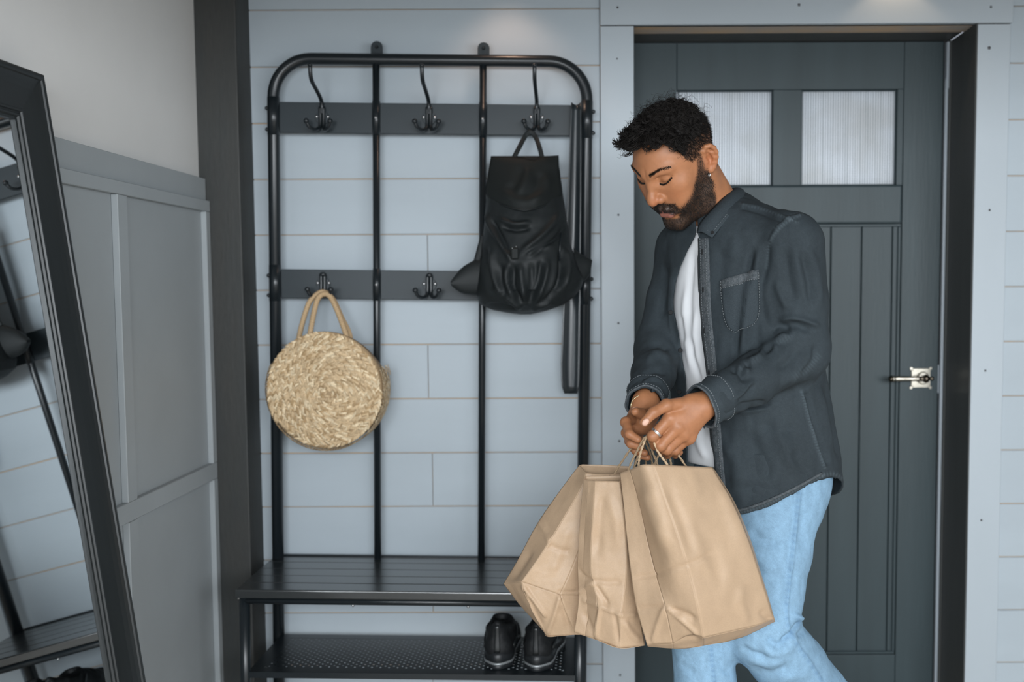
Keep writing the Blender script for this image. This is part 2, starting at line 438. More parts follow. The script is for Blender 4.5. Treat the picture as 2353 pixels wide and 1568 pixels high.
def turned(name, prof, m):
    hpart(MB().lathe([lev(p) for p, r in prof], [r for p, r in prof], 20).build(name, m))
hpart(MB().lathe([(lev(2127)[0], YD-0.006, lv[2]), (lev(2127)[0], yl, lv[2])], [0.010, 0.009], 16).build('spindle', MT['nickeld']))
turned('lever', [(2050,.0085),(2053,.0095),(2055,.0092),(2056,.0075),(2057,.0070),(2060,.0078),(2062,.0085),(2080,.0078),(2107,.0066),(2108,.0076),(2111,.0078),(2112,.006)], MT['nickel'])
turned('lever_end', [(2041.5,.002),(2043,.0075),(2046,.0105),(2049,.0105),(2050,.0085)], MT['nickeld'])
turned('finial', [(2112,.006),(2115,.0074),(2119,.0076),(2121,.008),(2124,.0115),(2128,.0128),(2132,.0115),(2135,.0075),(2136.5,.005),(2138,.0046),(2140,.0062),(2142.5,.0068),(2145,.005),(2146,.001)], MT['nickeld'])

# ---- dark timber post in the corner
YP = 3.05
PXL, PXR = XL, P(560, 700, YP)[0]
post = boxo('trim_8', (PXL-0.03, YP, 0), (PXR, YW+0.02, ZC), MT['post'], None, 0.004, 2); struct(post, 'dark stained timber post in the corner', 'post')
# ---- left wall: plaster above, panelled wainscot below
WZ = P(478, 411, YP)[2]                  # top of wainscot
m = MB(); LW = (-1.55, 0.05, 0.62, 1.98)
m.box((XL-0.1, YB, 0), (XL, LW[0], ZC)); m.box((XL-0.1, LW[1], 0), (XL, YP+0.05, ZC)); m.box((XL-0.1, LW[0], 0), (XL, LW[1], LW[2])); m.box((XL-0.1, LW[0], LW[3]), (XL, LW[1], ZC))
wl = m.build('wall_left', MT['plaster'], fix=False); struct(wl, 'left wall, off-white plaster over grey wainscot panelling', 'wall')
def wz(px, py, X): return PXp(px, py, X)[2]
XB, XT = XL+0.012, XL+0.028              # board face, batten face
boxo('panel', (XL-0.01, 0.10, 0), (XB, YP-0.001, WZ), MT['wainscot'], wl)
capz0 = wz(475, 447, XT)
boxo('cap_board', (XB, 0.10, WZ-0.062), (XB+0.006, YP-0.002, WZ), MT['wainscot'], wl, 0.001)
r0, r1 = wz(487, 488, XT), wz(480, 455, XT)
boxo('top_rail', (XB, 0.10, r0), (XT, YP-0.0005, WZ-0.060), MT['wainscot'], wl, 0.0015)
m1, m0 = wz(486, 1068.8, XT), wz(493, 1103, XT)
boxo('middle_rail', (XB, 0.10, m0), (XT-0.001, YP-0.001, m1), MT['wainscot'], wl, 0.0015)
boxo('baseboard_left', (XB, 0.10, 0), (XT, YP-0.001, 0.14), MT['wainscot'], wl, 0.002)
ysA = PXp(301, 700, XT)[1]; ysB = PXp(265, 700, XB)[1]
st_w = 0.072
yy = YP-0.0008
sp = None
y_first = YP-0.05
y_second = ysA
gap = y_first-y_second
for k in range(0, 10):
    if k == 0: a, b = YP-0.032, YP-0.0012
    else: b = y_second - (k-1)*(gap-0.005); a = b-0.050
    if a < 0.12: break
    for (za, zb) in ((0.141, m0), (m1, r0)):
        boxo('stile', (XB, a, za+0.0005), (XT-0.0005, b, zb-0.0005), MT['wainscot'], wl, 0.0015)
# ---- unseen walls that close the room; the rear one has the big window
m = MB(); m.box((XR, YB, 0), (XR+0.1, -1.45, ZC)); m.box((XR, 0.35, 0), (XR+0.1, YW+0.1, ZC)); m.box((XR, -1.45, 0), (XR+0.1, 0.35, 0.86)); m.box((XR, -1.45, 2.06), (XR+0.1, 0.35, ZC))
wr = m.build('wall_right', MT['plaster'], fix=False); struct(wr, 'plain off-white right wall of the hall', 'wall')
m = MB(); WX0, WX1, WZ0, WZ1 = -1.06, 2.0, 1.14, 2.18
m.box((XL-0.1, YB-0.1, 0), (XR+0.1, YB, WZ0)); m.box((XL-0.1, YB-0.1, WZ1), (XR+0.1, YB, ZC)); m.box((XL-0.1, YB-0.1, WZ0), (WX0, YB, WZ1)); m.box((WX1, YB-0.1, WZ0), (XR+0.1, YB, WZ1))
struct(m.build('wall_rear', MT['plaster'], fix=False), 'rear wall with a wide window behind the viewer', 'wall')
win = empty('window_1', (0, YB-0.05, 0)); struct(win, 'wide window in the rear wall', 'window')
m = MB()
for x in (WX0, (WX0+WX1)/2-0.02, WX1-0.04): m.box((x, YB-0.08, WZ0), (x+0.04, YB-0.03, WZ1))
for z in (WZ0, WZ1-0.04): m.box((WX0, YB-0.08, z), (WX1, YB-0.03, z+0.04))
o = m.build('window_frame', MT['strip'], fix=False); adopt(win, o)

win = empty('added_window_2', (XR+0.05, 0, 0)); struct(win, 'added unseen window in the right wall for the fill light', 'window')  # opening added to house the fill light on the right
m = MB()
for y in (-1.45, -0.57, 0.31): m.box((XR+0.03, y, 0.86), (XR+0.08, y+0.04, 2.06))
for z in (0.86, 2.02): m.box((XR+0.03, -1.45, z), (XR+0.08, 0.35, z+0.04))
o = m.build('window_frame', MT['strip'], fix=False); adopt(win, o)

win = empty('added_window_3', (XL-0.05, 0, 0)); struct(win, 'added unseen window in the left wall for the fill light', 'window')  # opening added to house the fill light on the left
m = MB()
for y in (LW[0], (LW[0]+LW[1])/2-.02, LW[1]-.04): m.box((XL-0.08, y, LW[2]), (XL-0.03, y+0.04, LW[3]))
for z in (LW[2], LW[3]-.04): m.box((XL-0.08, LW[0], z), (XL-0.03, LW[1], z+0.04))
o = m.build('window_frame', MT['strip'], fix=False); adopt(win, o)
# ================================================================ COAT RACK BENCH
RK = empty('coat_rack_bench', (-0.4787, 3.11, 0.0))
RK.rotation_euler = (0, 0.016, 0)
tag(RK, 'black metal coat rack with bench seat and perforated shoe shelf', 'coat rack')
RKM = root_mat(RK); RKI = np.array(RKM.inverted())
def RL(px, py, Y):
    p = P(px, py, Y); return (RKI @ np.array([*p, 1]))[:3]
HW, TR = 0.4335, 0.0162
ZT = 1.930-TR; RC = 0.105
arch = [(-HW, 0, 0.0), (-HW, 0, ZT-RC)]
for k in range(1, 13):
    a = math.pi/2*k/12; arch.append((-HW+RC-RC*math.cos(a), 0, ZT-RC+RC*math.sin(a)))
arch += [(HW-RC, 0, ZT)]
for k in range(1, 13):
    a = math.pi/2*k/12; arch.append((HW-RC+RC*math.sin(a), 0, ZT-RC+RC*math.cos(a)))
arch += [(HW, 0, 0.0)]
arch[0] = (-HW, 0, -0.006); arch[-1] = (HW, 0, 0.008)
MB().tube(arch, TR, 20, up=(0,1,0)).build('arch_tube', MT['blackmetal'], RK)
u1 = (RL(862, 200, 3.11)[0]+RL(870, 1270, 3.11)[0])/2
u2 = (RL(1108, 200, 3.11)[0]+RL(1108, 1270, 3.11)[0])/2
SEAT = 0.515
for u in (u1, u2):
    MB().tube([(u, 0, SEAT-0.02), (u, 0, ZT)], 0.0100, 14).build('upright', MT['blackmetal'], RK)
    # wall bracket above the top tube
    b = MB(); w, z1 = 0.0165, ZT+TR+0.036
    poly = [(u-w, ZT+0.004), (u+w, ZT+0.004), (u+w, z1-w)]+[(u+w*math.cos(a*math.pi/8), z1-w+w*math.sin(a*math.pi/8)) for a in range(1, 8)]+[(u-w, z1-w)]
    b.prism(poly, 0.010, 0.0135).build('wall_bracket', MT['band'], RK, 0.0006)
    MB().lathe([(u, 0.0095, z1-w), (u, 0.005, z1-w)], [0.005, 0.003], 12).build('screw', MT['blackmetal'], RK)
    MB().tube([(u, 0, ZT-0.002), (u, 0.0, ZT+0.001)], 0.0001, 6).v
zb = [(RL(760, 306, 3.11)[2], RL(760, 235, 3.11)[2]), (RL(760, 687, 3.11)[2], RL(760, 620, 3.11)[2])]
for bi, (z0, z1) in enumerate(zb):
    for a, b in ((-HW+TR*0.6, u1-0.009), (u1+0.009, u2-0.009), (u2+0.009, HW-TR*0.6)):
        boxo('band', (a, 0.003, z0), (b, 0.007, z1), MT['band'], RK, 0.0012)
    for u in (u1, u2):
        MB().tube([(u, 0, z0-0.004), (u, 0, z1+0.004)], 0.0112, 16).build('clamp', MT['blackmetal'], RK)
        MB().ball((u, -0.0112, (z0+z1)/2), 0.0032, 10, 6, (1,.6,1)).build('screw', MT['steel'], RK)
    for s in (-1, 1):
        MB().tube([(s*HW, 0, z0-0.008), (s*HW, 0, z1+0.012)], TR+0.0007, 20).build('clamp', MT['blackmetal'], RK)
        for z in (z0+0.008, z1-0.018):
            MB().ball((s*(HW+TR+0.002), 0, z), 0.006, 10, 6).build('bolt', MT['blackmetal'], RK)
def hook(px, py, big):
    c = RL(px, py, 3.10)
    x, z = c[0], c[2]
    y = 0.002
    h = empty('hook', (x, y, z)); h.parent = RK
    pl = MB()
    w, hh = 0.019, 0.016
    pl.prism([(w*math.cos(a)+(0.0 if True else 0), hh*math.sin(a)*1.15) for a in np.linspace(0, 2*math.pi, 24, endpoint=False)], -0.004, 0.001)
    pl.build('hook_plate', MT['band'], h, 0.0006)
    for s in (-1, 1): MB().ball((s*0.0155, -0.0045, 0.003), 0.0042, 10, 6, (1,.6,1)).build('screw', MT['steel'], h)
    if big:
        for s in (-1, 1):
            MB().tube(smooth_path([(s*0.0045, -0.008, 0.030), (s*0.0045, -0.008, -0.01), (s*0.006, -0.012, -0.027), (s*0.014, -0.030, -0.036), (s*0.026, -0.044, -0.031), (s*0.032, -0.050, -0.018)], 6), 0.0048, 10).build('lower_prong', MT['blackmetal'], h)
            MB().ball((s*0.0325, -0.0505, -0.015), 0.0075, 12, 8).build('prong_tip', MT['blackmetal'], h)
        MB().tube(smooth_path([(0, -0.008, 0.010), (0, -0.009, 0.036), (0, -0.022, 0.050), (0, -0.070, 0.066), (0, -0.112, 0.078), (0, -0.128, 0.092), (0, -0.134, 0.116)], 6), [0.0055]*37, 10).build('upper_prong', MT['blackmetal'], h)
        MB().ball((0, -0.1345, 0.118), 0.0068, 12, 8, (1,1,.8)).build('prong_tip', MT['blackmetal'], h)
    else:
        for s in (-1, 1):
            MB().tube(smooth_path([(s*0.0048, -0.008, 0.026), (s*0.0048, -0.008, -0.01), (s*0.006, -0.012, -0.027), (s*0.014, -0.030, -0.036), (s*0.026, -0.044, -0.031), (s*0.032, -0.050, -0.018)], 6), 0.0048, 10).build('lower_prong', MT['blackmetal'], h)
            MB().ball((s*0.0325, -0.0505, -0.015), 0.0075, 12, 8).build('prong_tip', MT['blackmetal'], h)
        MB().ball((0, -0.008, 0.027), 0.0085, 12, 8, (1,.7,.8)).build('hook_cap', MT['blackmetal'], h)
    return h
for px, py in ((739, 270), (985, 271), (1233, 271)): hook(px, py, True)
for px, py in ((741, 653), (986, 655), (1232, 657)): hook(px, py, False)
# seat of five slats with a rounded front one
YF = 2.772-3.11
XS0, XS1 = -0.447, 0.447
seat = empty('seat', (0, 0, SEAT)); seat.parent = RK
n = 5; ys = np.linspace(YF, 0.020, n+1); ys = [YF]+[YF+0.072*k for k in range(1, 5)]+[0.018]
for k in range(n):
    boxo('slat', (XS0, ys[k]+(0.0009 if k else 0), -0.020 if k else -0.023), (XS1, ys[k+1]-0.0009, 0), MT['seat'], seat, 0.0035 if k == 0 else 0.0012, 3 if k == 0 else 1)
boxo('seat_back_edge', (-HW, 0.016, SEAT-0.02), (HW, 0.030, SEAT+0.004), MT['blackmetal'], RK, 0.003)
LX = RL(556, 1450, 2.80)[0]; YL = 2.80-3.11
LX = -0.432
for s in (-1, 1):
    MB().tube([(s*abs(LX), YL, -0.006 if s < 0 else 0.008), (s*abs(LX), YL, SEAT-0.020)], 0.0138, 18).build('leg', MT['blackmetal'], RK)
    MB().tube([(s*abs(LX), YL, SEAT-0.034), (s*HW, 0, SEAT-0.034)], 0.010, 12).build('side_rail', MT['blackmetal'], RK)
    MB().ball((s*(abs(LX)+0.014), YL-0.004, 0.22), 0.005, 10, 6).build('bolt', MT['blackmetal'], RK)
    MB().ball((s*(abs(LX)+0.013), YL-0.006, SEAT-0.028), 0.004, 8, 6).build('bolt', MT['steel'], RK)
MB().tube([(-abs(LX), YL-0.004, SEAT-0.034), (abs(LX), YL-0.004, SEAT-0.034)], 0.0095, 14).build('front_rail', MT['blackmetal'], RK)
MB().tube([(-HW, 0.0, SEAT-0.034), (HW, 0.0, SEAT-0.034)], 0.0095, 14).build('back_rail', MT['blackmetal'], RK)
for px in (812, 1076): MB().ball((RL(px, 1389, 2.8)[0], YL-0.004, SEAT-0.045), 0.0035, 8, 6).build('bolt', MT['steel'], RK)
# perforated shelf
SH = RL(900, 1553, 2.79)[2]+0.004
sx0, sx1, sy0, sy1 = -abs(LX)+0.008, abs(LX)-0.008, YL-0.006, -0.004
pm = MB(); a = 0.0112; b = 0.0112; hr = 0.30
nx = int((sx1-sx0-0.045)/(2*a)); ny = int((sy1-sy0-0.05)/(2*b))
ox, oy = (sx0+sx1)/2-(nx-1)*a, sy0+0.032+b
vs = []; fs = []
def dia(cx, cy):
    k = len(vs)
    for r in (1.0, hr): vs.extend([(cx-a*r, cy, 0), (cx, cy-b*r, 0), (cx+a*r, cy, 0), (cx, cy+b*r, 0)])
    for q in range(4): fs.append((k+q, k+(q+1) % 4, k+4+(q+1) % 4, k+4+q))
for j in range(ny):
    for i in range(nx):
        dia(ox+2*a*i, oy+2*b*j)
        if i < nx-1 and j < ny-1: dia(ox+2*a*i+a, oy+2*b*j+b)
for i in range(nx-1):                       # close the toothed border
    for (yy_, s_) in ((oy-b, 1), (oy+2*b*(ny-1)+b, -1)):
        k = len(vs); vs.extend([(ox+2*a*i, yy_, 0), (ox+2*a*(i+1), yy_, 0), (ox+2*a*i+a, yy_+s_*b, 0)]); fs.append((k, k+1, k+2))
for j in range(ny-1):
    for (xx_, s_) in ((ox-a, 1), (ox+2*a*(nx-1)+a, -1)):
        k = len(vs); vs.extend([(xx_, oy+2*b*j, 0), (xx_, oy+2*b*(j+1), 0), (xx_+s_*a, oy+2*b*j+b, 0)]); fs.append((k, k+1, k+2))
pm.add(vs, fs)
ex0, ex1, ey0, ey1 = ox-a, ox+2*a*(nx-1)+a, oy-b, oy+2*b*(ny-1)+b
shelf = empty('shelf', (0, 0, SH)); shelf.parent = RK
tag(pm.build('perforated_sheet', MT['blackmetal'], shelf), kind='stuff')
fr = MB(); t = 0.0012
fr.box((sx0, sy0, -t), (sx1, ey0+0.0012, 0.0004)); fr.box((sx0, ey1-0.0012, -t), (sx1, sy1, 0.0004)); fr.box((sx0, ey0, -t), (ex0+.0012, ey1, 0.0004)); fr.box((ex1-.0012, ey0, -t), (sx1, ey1, 0.0004))
fr.box((sx0, sy0-0.002, -0.015), (sx1, sy0+0.001, 0.0004))
fr.build('shelf_rim', MT['blackmetal'], shelf, fix=False)
# ================================================================ MIRROR LEANING ON THE LEFT WALL
MT['mframe'] = mat('black_painted_frame', (.014, .017, .018), .38, spec=.5, bump=.08, bscale=200, bdist=.0008)
mg = bpy.data.materials.new('mirror_glass'); mg.use_nodes = True
_b = mg.node_tree.nodes['Principled BSDF']; _b.inputs['Base Color'].default_value = (.86, .89, .90, 1); _b.inputs['Metallic'].default_value = 1; _b.inputs['Roughness'].default_value = .015
MT['mirror'] = mg
MYAW = .0225
T0 = PXp(99, 170, XL+.034+.78*MYAW)                       # far top corner of the frame front
B0 = P(336, 1568, T0[1])                         # same edge where it leaves the frame below
lean = math.atan2(B0[0]-T0[0], T0[2]-B0[2])
foot_x = T0[0]+math.tan(lean)*T0[2]
MIR = empty('leaning_mirror', (foot_x-.034*math.cos(lean), T0[1], 0)); MIR.rotation_euler = (0, -lean, -MYAW)
tag(MIR, 'tall mirror in a wide black moulded frame leaning on the left wall', 'mirror')
# local axes: x out of the glass, y depth (0 = far edge, minus = towards the viewer), z up along the lean
MH, MWd = T0[2]/math.cos(lean)-.034*math.sin(lean), .78
prof = [(0, 0), (0, .030), (.002, .0335), (.006, .0355), (.010, .0360), (.0135, .0345), (.015, .0315), (.022, .0285), (.034, .0250), (.048, .0225), (.062, .0205), (.0745, .0190), (.0760, .0212), (.0800, .0212), (.0815, .0180), (.0835, .0180), (.0850, .0192), (.0885, .0185), (.0905, .0150), (.0950, .0140), (.0950, .008)]
cor = [(0, 0), (0, MH), (-MWd, MH), (-MWd, 0)]; inn = [(-1, 1), (-1, -1), (1, -1), (1, 1)]
for k in range(4):
    a, b = cor[k], cor[(k+1) % 4]; ia, ib = inn[k], inn[(k+1) % 4]
    rows = [[(h, a[0]+ia[0]*u, a[1]+ia[1]*u) for u, h in prof], [(h, b[0]+ib[0]*u, b[1]+ib[1]*u) for u, h in prof]]
    m = MB(); mm = 24; rr = [[tuple(np.array(p)*(1-t)+np.array(q)*t) for p, q in zip(*rows)] for t in np.linspace(0, 1, mm)]
    m.grid(rr, False); m.add([(0, a[0], a[1]), (0, a[0]+ia[0]*.095, a[1]+ia[1]*.095), (0, b[0]+ib[0]*.095, b[1]+ib[1]*.095), (0, b[0], b[1])], [(0, 1, 2, 3)])
    m.build('frame_member', MT['mframe'], MIR)
boxo('mirror_glass', (.006, -MWd+.09, .09), (.0095, -.09, MH-.09), MT['mirror'], MIR)
boxo('backing_board', (.001, -MWd+.03, .03), (.0055, -.03, MH-.03), MT['gap'], MIR)

# ================================================================ SHOEHORN
m = MB(); rows = []
c_top, c_bot = P(1323, 236, 3.075), P(1311, 905, 3.065)
for t in np.linspace(0, 1, 40):
    py = 236+(905-236)*t
    l = np.interp(t, [0, .5, .9, .97, 1], [1313, 1300, 1289, 1290, 1297]); r = np.interp(t, [0, .3, .9, .97, 1], [1335, 1335, 1332, 1331, 1326])
    row = []
    for s_ in np.linspace(0, 1, 9):
        dip = .011*(1-(2*s_-1)**2)
        row.append(P(l+(r-l)*s_, py+(-6*(2*s_-1)**2+5 if t == 0 else 0), 3.078+dip))
    rows.append(row)
m.grid(rows, True)
hornm = mat('black_steel_horn', (.018, .024, .028), .32, spec=.6)
HORN = m.build('shoehorn', hornm); so = HORN.modifiers.new('t', 'SOLIDIFY'); so.thickness = .0016; so.offset = 0
tag(HORN, 'long black metal shoehorn hanging beside the right rack tube', 'shoehorn')

# ================================================================ ROUND STRAW BAG
SB = empty('straw_bag', tuple(P(752, 1030, 3.05))); tag(SB, 'round woven straw bag with jute handles hanging on the lower left hook', 'bag')
YSF, YSB = 2.985, 3.075
scn = P(746, 897, YSF); SR = .1545
MT['straw'] = mat('dried_straw', (.58, .43, .26), .6, attr='Col', fine=.15, fscale=300, spec=.3, bump=.2, bscale=500, bdist=.0008)
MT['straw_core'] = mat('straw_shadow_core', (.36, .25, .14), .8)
rs = np.random.default_rng(5)
lf = []
def straw(c, along_, up_, L_, w_, tone):
    "one flat straw: centre, direction, surface normal"
    along_ = unit(along_); up_ = unit(up_); side = np.cross(up_, along_); out = []
    for i, t in enumerate((-1, -.45, .1, .6, 1)):
        ww = w_*(.55, 1, 1, .9, .45)[i]; hh = (.0, .0016, .0022, .0014, -.0008)[i]
        for s_ in (-1, 0, 1): out.append(c+along_*t*L_+side*s_*ww+up_*(hh+(.0011 if s_ == 0 else 0)))
    lf.append((np.array(out), tone))
def tone():
    a = rs.uniform(); base_ = np.array([.56, .41, .245]) if a < .55 else (np.array([.70, .56, .37]) if a < .8 else np.array([.40, .27, .14]))
    return base_*rs.uniform(.85, 1.15)
rows_ = 10; pitch = SR/rows_
for k in range(rows_):
    r = (k+.55)*pitch; cnt = max(7, int(2*math.pi*r/.0068))
    for j in range(cnt):
        th = 2*math.pi*(j+rs.uniform(-.2, .2))/cnt+k*.4
        for side in (-1, 1):
            rr = r+side*pitch*.24+pitch*(th % 6.283)/6.283*.9-pitch*.45
            if rr > SR-.002: continue
            er = V(math.cos(th), 0, math.sin(th)); et = V(-math.sin(th), 0, math.cos(th))
            bul = -.012*(1-(rr/SR)**2)-.002*math.cos((rr/pitch % 1)*6.283)
            c = scn+er*rr*V(1, 1, 1.03)+V(0, bul, 0)+rs.normal(0, .0007, 3)
            straw(c, et*math.cos(.62)+er*side*math.sin(.62)+V(0, rs.uniform(-.08, .08), 0), V(0, -1, 0)+er*.25*rr/SR, rs.uniform(.0082, .0105)*(1 if r > .03 else .7), .0027*rs.uniform(.85, 1.2), tone())
# gusset: woven band round the lower part, its two upper ends stand a little proud
g0, g1 = R_(180-24), R_(360+22)
for w_i in range(6):
    y = YSF+.004+(YSB-YSF-.006)*w_i/5; cnt = 92
    for j in range(cnt):
        th = g0+(g1-g0)*(j+rs.uniform(-.25, .25))/cnt; er = V(math.cos(th), 0, math.sin(th)*1.03); et = V(-math.sin(th), 0, math.cos(th))
        rad_ = SR+.0045+(.006 if (th < g0+.14 or th > g1-.14) else 0)*(w_i/5)
        c = V(scn[0], 0, scn[2])+er*rad_+V(0, y, 0)
        sd = 1 if w_i % 2 else -1
        straw(c, et*math.cos(.6)+V(0, sd*math.sin(.6), 0), er, .0095, .0029, tone()*.95)
nv = 15; allv = np.concatenate([a for a, _ in lf]); cols_ = np.repeat(np.array([t for _, t in lf]), nv, 0)
q = []
for i in range(4):
    for s_ in range(2): q.append((i*3+s_, i*3+s_+1, (i+1)*3+s_+1, (i+1)*3+s_))
q = np.array(q); allf = (np.arange(len(lf))[:, None, None]*nv+q[None]).reshape(-1, 4)
o = mesh_np('straw_weave', allv, allf, MT['straw'], colors=cols_); adopt(SB, o); tag(o, kind='stuff')
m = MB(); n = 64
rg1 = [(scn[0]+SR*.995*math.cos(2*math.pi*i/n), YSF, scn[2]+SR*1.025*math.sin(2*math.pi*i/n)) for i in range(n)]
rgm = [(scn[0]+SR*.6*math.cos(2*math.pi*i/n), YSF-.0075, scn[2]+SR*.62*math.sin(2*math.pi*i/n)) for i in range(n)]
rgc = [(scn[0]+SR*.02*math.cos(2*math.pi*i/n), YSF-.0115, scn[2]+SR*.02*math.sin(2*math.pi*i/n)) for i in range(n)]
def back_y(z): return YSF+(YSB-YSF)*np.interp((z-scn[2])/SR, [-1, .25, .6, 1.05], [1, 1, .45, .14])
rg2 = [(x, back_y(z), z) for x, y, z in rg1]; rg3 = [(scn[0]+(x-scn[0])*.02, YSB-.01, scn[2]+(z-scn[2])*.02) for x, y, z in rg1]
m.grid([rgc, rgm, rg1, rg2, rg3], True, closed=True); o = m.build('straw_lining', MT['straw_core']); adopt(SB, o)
MT['jute'] = mat('jute_wrap', (.50, .35, .20), .8, fine=.2, fscale=400, bump=.4, bscale=300, bdist=.001)
def jute(pts, r=.0072):
    pp = smooth_path(pts, 26); m = MB()
    rad = [r*(1+.13*math.sin(i*2.1)) for i in range(len(pp))]
    m.tube(pp, rad, 10); o = m.build('jute_handle', MT['jute']); adopt(SB, o)
jute([P(705,800,3.00), P(712,768,3.005), P(722,715,3.045), P(731,686,3.062), P(745,676,3.066), P(760,684,3.062), P(778,722,3.04), P(795,770,3.01), P(799,790,3.00)])
jute([P(684,800,3.05), P(690,762,3.05), P(704,712,3.062), P(716,688,3.072), P(741,671,3.076), P(765,688,3.072), P(785,730,3.06), P(803,768,3.05), P(806,800,3.05)])
# ================================================================ BACKPACK
def interp_px(y, tab): t = np.array(tab, float); return np.interp(y, t[:, 0], t[:, 1])
BP = empty('backpack', tuple(P(1215, 722, 3.02))); tag(BP, 'black nylon flap backpack hanging by its loop on the upper right hook', 'backpack')
MT['nylon'] = mat('black_nylon', (.011, .014, .015), .58, spec=.32, bump=.12, bscale=500, bdist=.0005)
MT['flapcloth'] = mat('black_coated_flap', (.011, .0135, .0135), .62, spec=.25, bump=.12, bscale=400, bdist=.0005)
OUT_L = [(372,1129),(420,1121),(470,1117),(520,1112),(580,1105),(640,1098),(680,1094),(700,1103),(712,1130),(720,1170),(724,1205)]
OUT_R = [(372,1283),(420,1290),(470,1297),(520,1304),(560,1310),(600,1325),(640,1342),(660,1336),(680,1322),(700,1296),(712,1262),(720,1235),(724,1215)]
def pack_mesh():
    rows = []; ys = np.concatenate([np.linspace(372, 690, 96), np.linspace(693, 723, 18)]); NF, NBk = 90, 16
    for py in ys:
        l, r = interp_px(py, OUT_L), interp_px(py, OUT_R); row = []
        dep = np.interp(py, [372, 420, 500, 600, 670, 700, 715, 723], [.030, .060, .095, .125, .130, .105, .065, .02])
        for k in range(NF):
            s_ = k/(NF-1); a = math.pi*s_
            x = l+(r-l)*(.5-.5*math.cos(a)); f_ = math.sin(a)**.75
            row.append(P(x, py, 3.035-dep*f_))
        for k in range(1, NBk):
            s_ = 1-k/NBk; x = l+(r-l)*s_; row.append(P(x, py, 3.035+.014*math.sin(math.pi*s_)*min(1, dep/.06)))
        rows.append(row)
    A = np.array(rows); nr, nc, _ = A.shape
    v = A.reshape(-1, 3); f = np.array([(i*nc+k, i*nc+(k+1) % nc, (i+1)*nc+(k+1) % nc, (i+1)*nc+k) for i in range(nr-1) for k in range(nc)])
    return v, f
# ================================================================ implicit-surface modelling
def smin(a, b, k):
    h = np.maximum(k-np.abs(a-b), 0)/k
    return np.minimum(a, b)-h*h*k*0.25
def smax(a, b, k): return -smin(-a, -b, k)
def s_ell(p, c, r, R=None):
    q = p-np.asarray(c, np.float32)
    if R is not None: q = q@np.asarray(R, np.float32).T          # rows of R are the local axes
    r = np.asarray(r, np.float32)
    k0 = np.sqrt(((q/r)**2).sum(1)); k1 = np.sqrt(((q/(r*r))**2).sum(1))+1e-9
    return k0*(k0-1)/k1
def s_cone(p, a, b, r1, r2=None):
    r2 = r1 if r2 is None else r2
    a = np.asarray(a, np.float32); b = np.asarray(b, np.float32); ba = b-a
    q = p-a; t = np.clip(q@ba/max(1e-12, float(ba@ba)), 0, 1)
    d = q-t[:, None]*ba
    return np.sqrt((d*d).sum(1))-(r1+(r2-r1)*t)
def s_chain(p, pts, rs, k=0.0):
    d = None
    for i in range(len(pts)-1):
        e = s_cone(p, pts[i], pts[i+1], rs[i], rs[i+1])
        d = e if d is None else (np.minimum(d, e) if k <= 0 else smin(d, e, k))
    return d
def s_box(p, c, h, r, R=None):
    q = p-np.asarray(c, np.float32)
    if R is not None: q = q@np.asarray(R, np.float32).T
    q = np.abs(q)-(np.asarray(h, np.float32)-r)
    return np.sqrt((np.maximum(q, 0)**2).sum(1))+np.minimum(q.max(1), 0)-r
def s_plane(p, c, n): return (p-np.asarray(c, np.float32))@np.asarray(unit(n), np.float32)

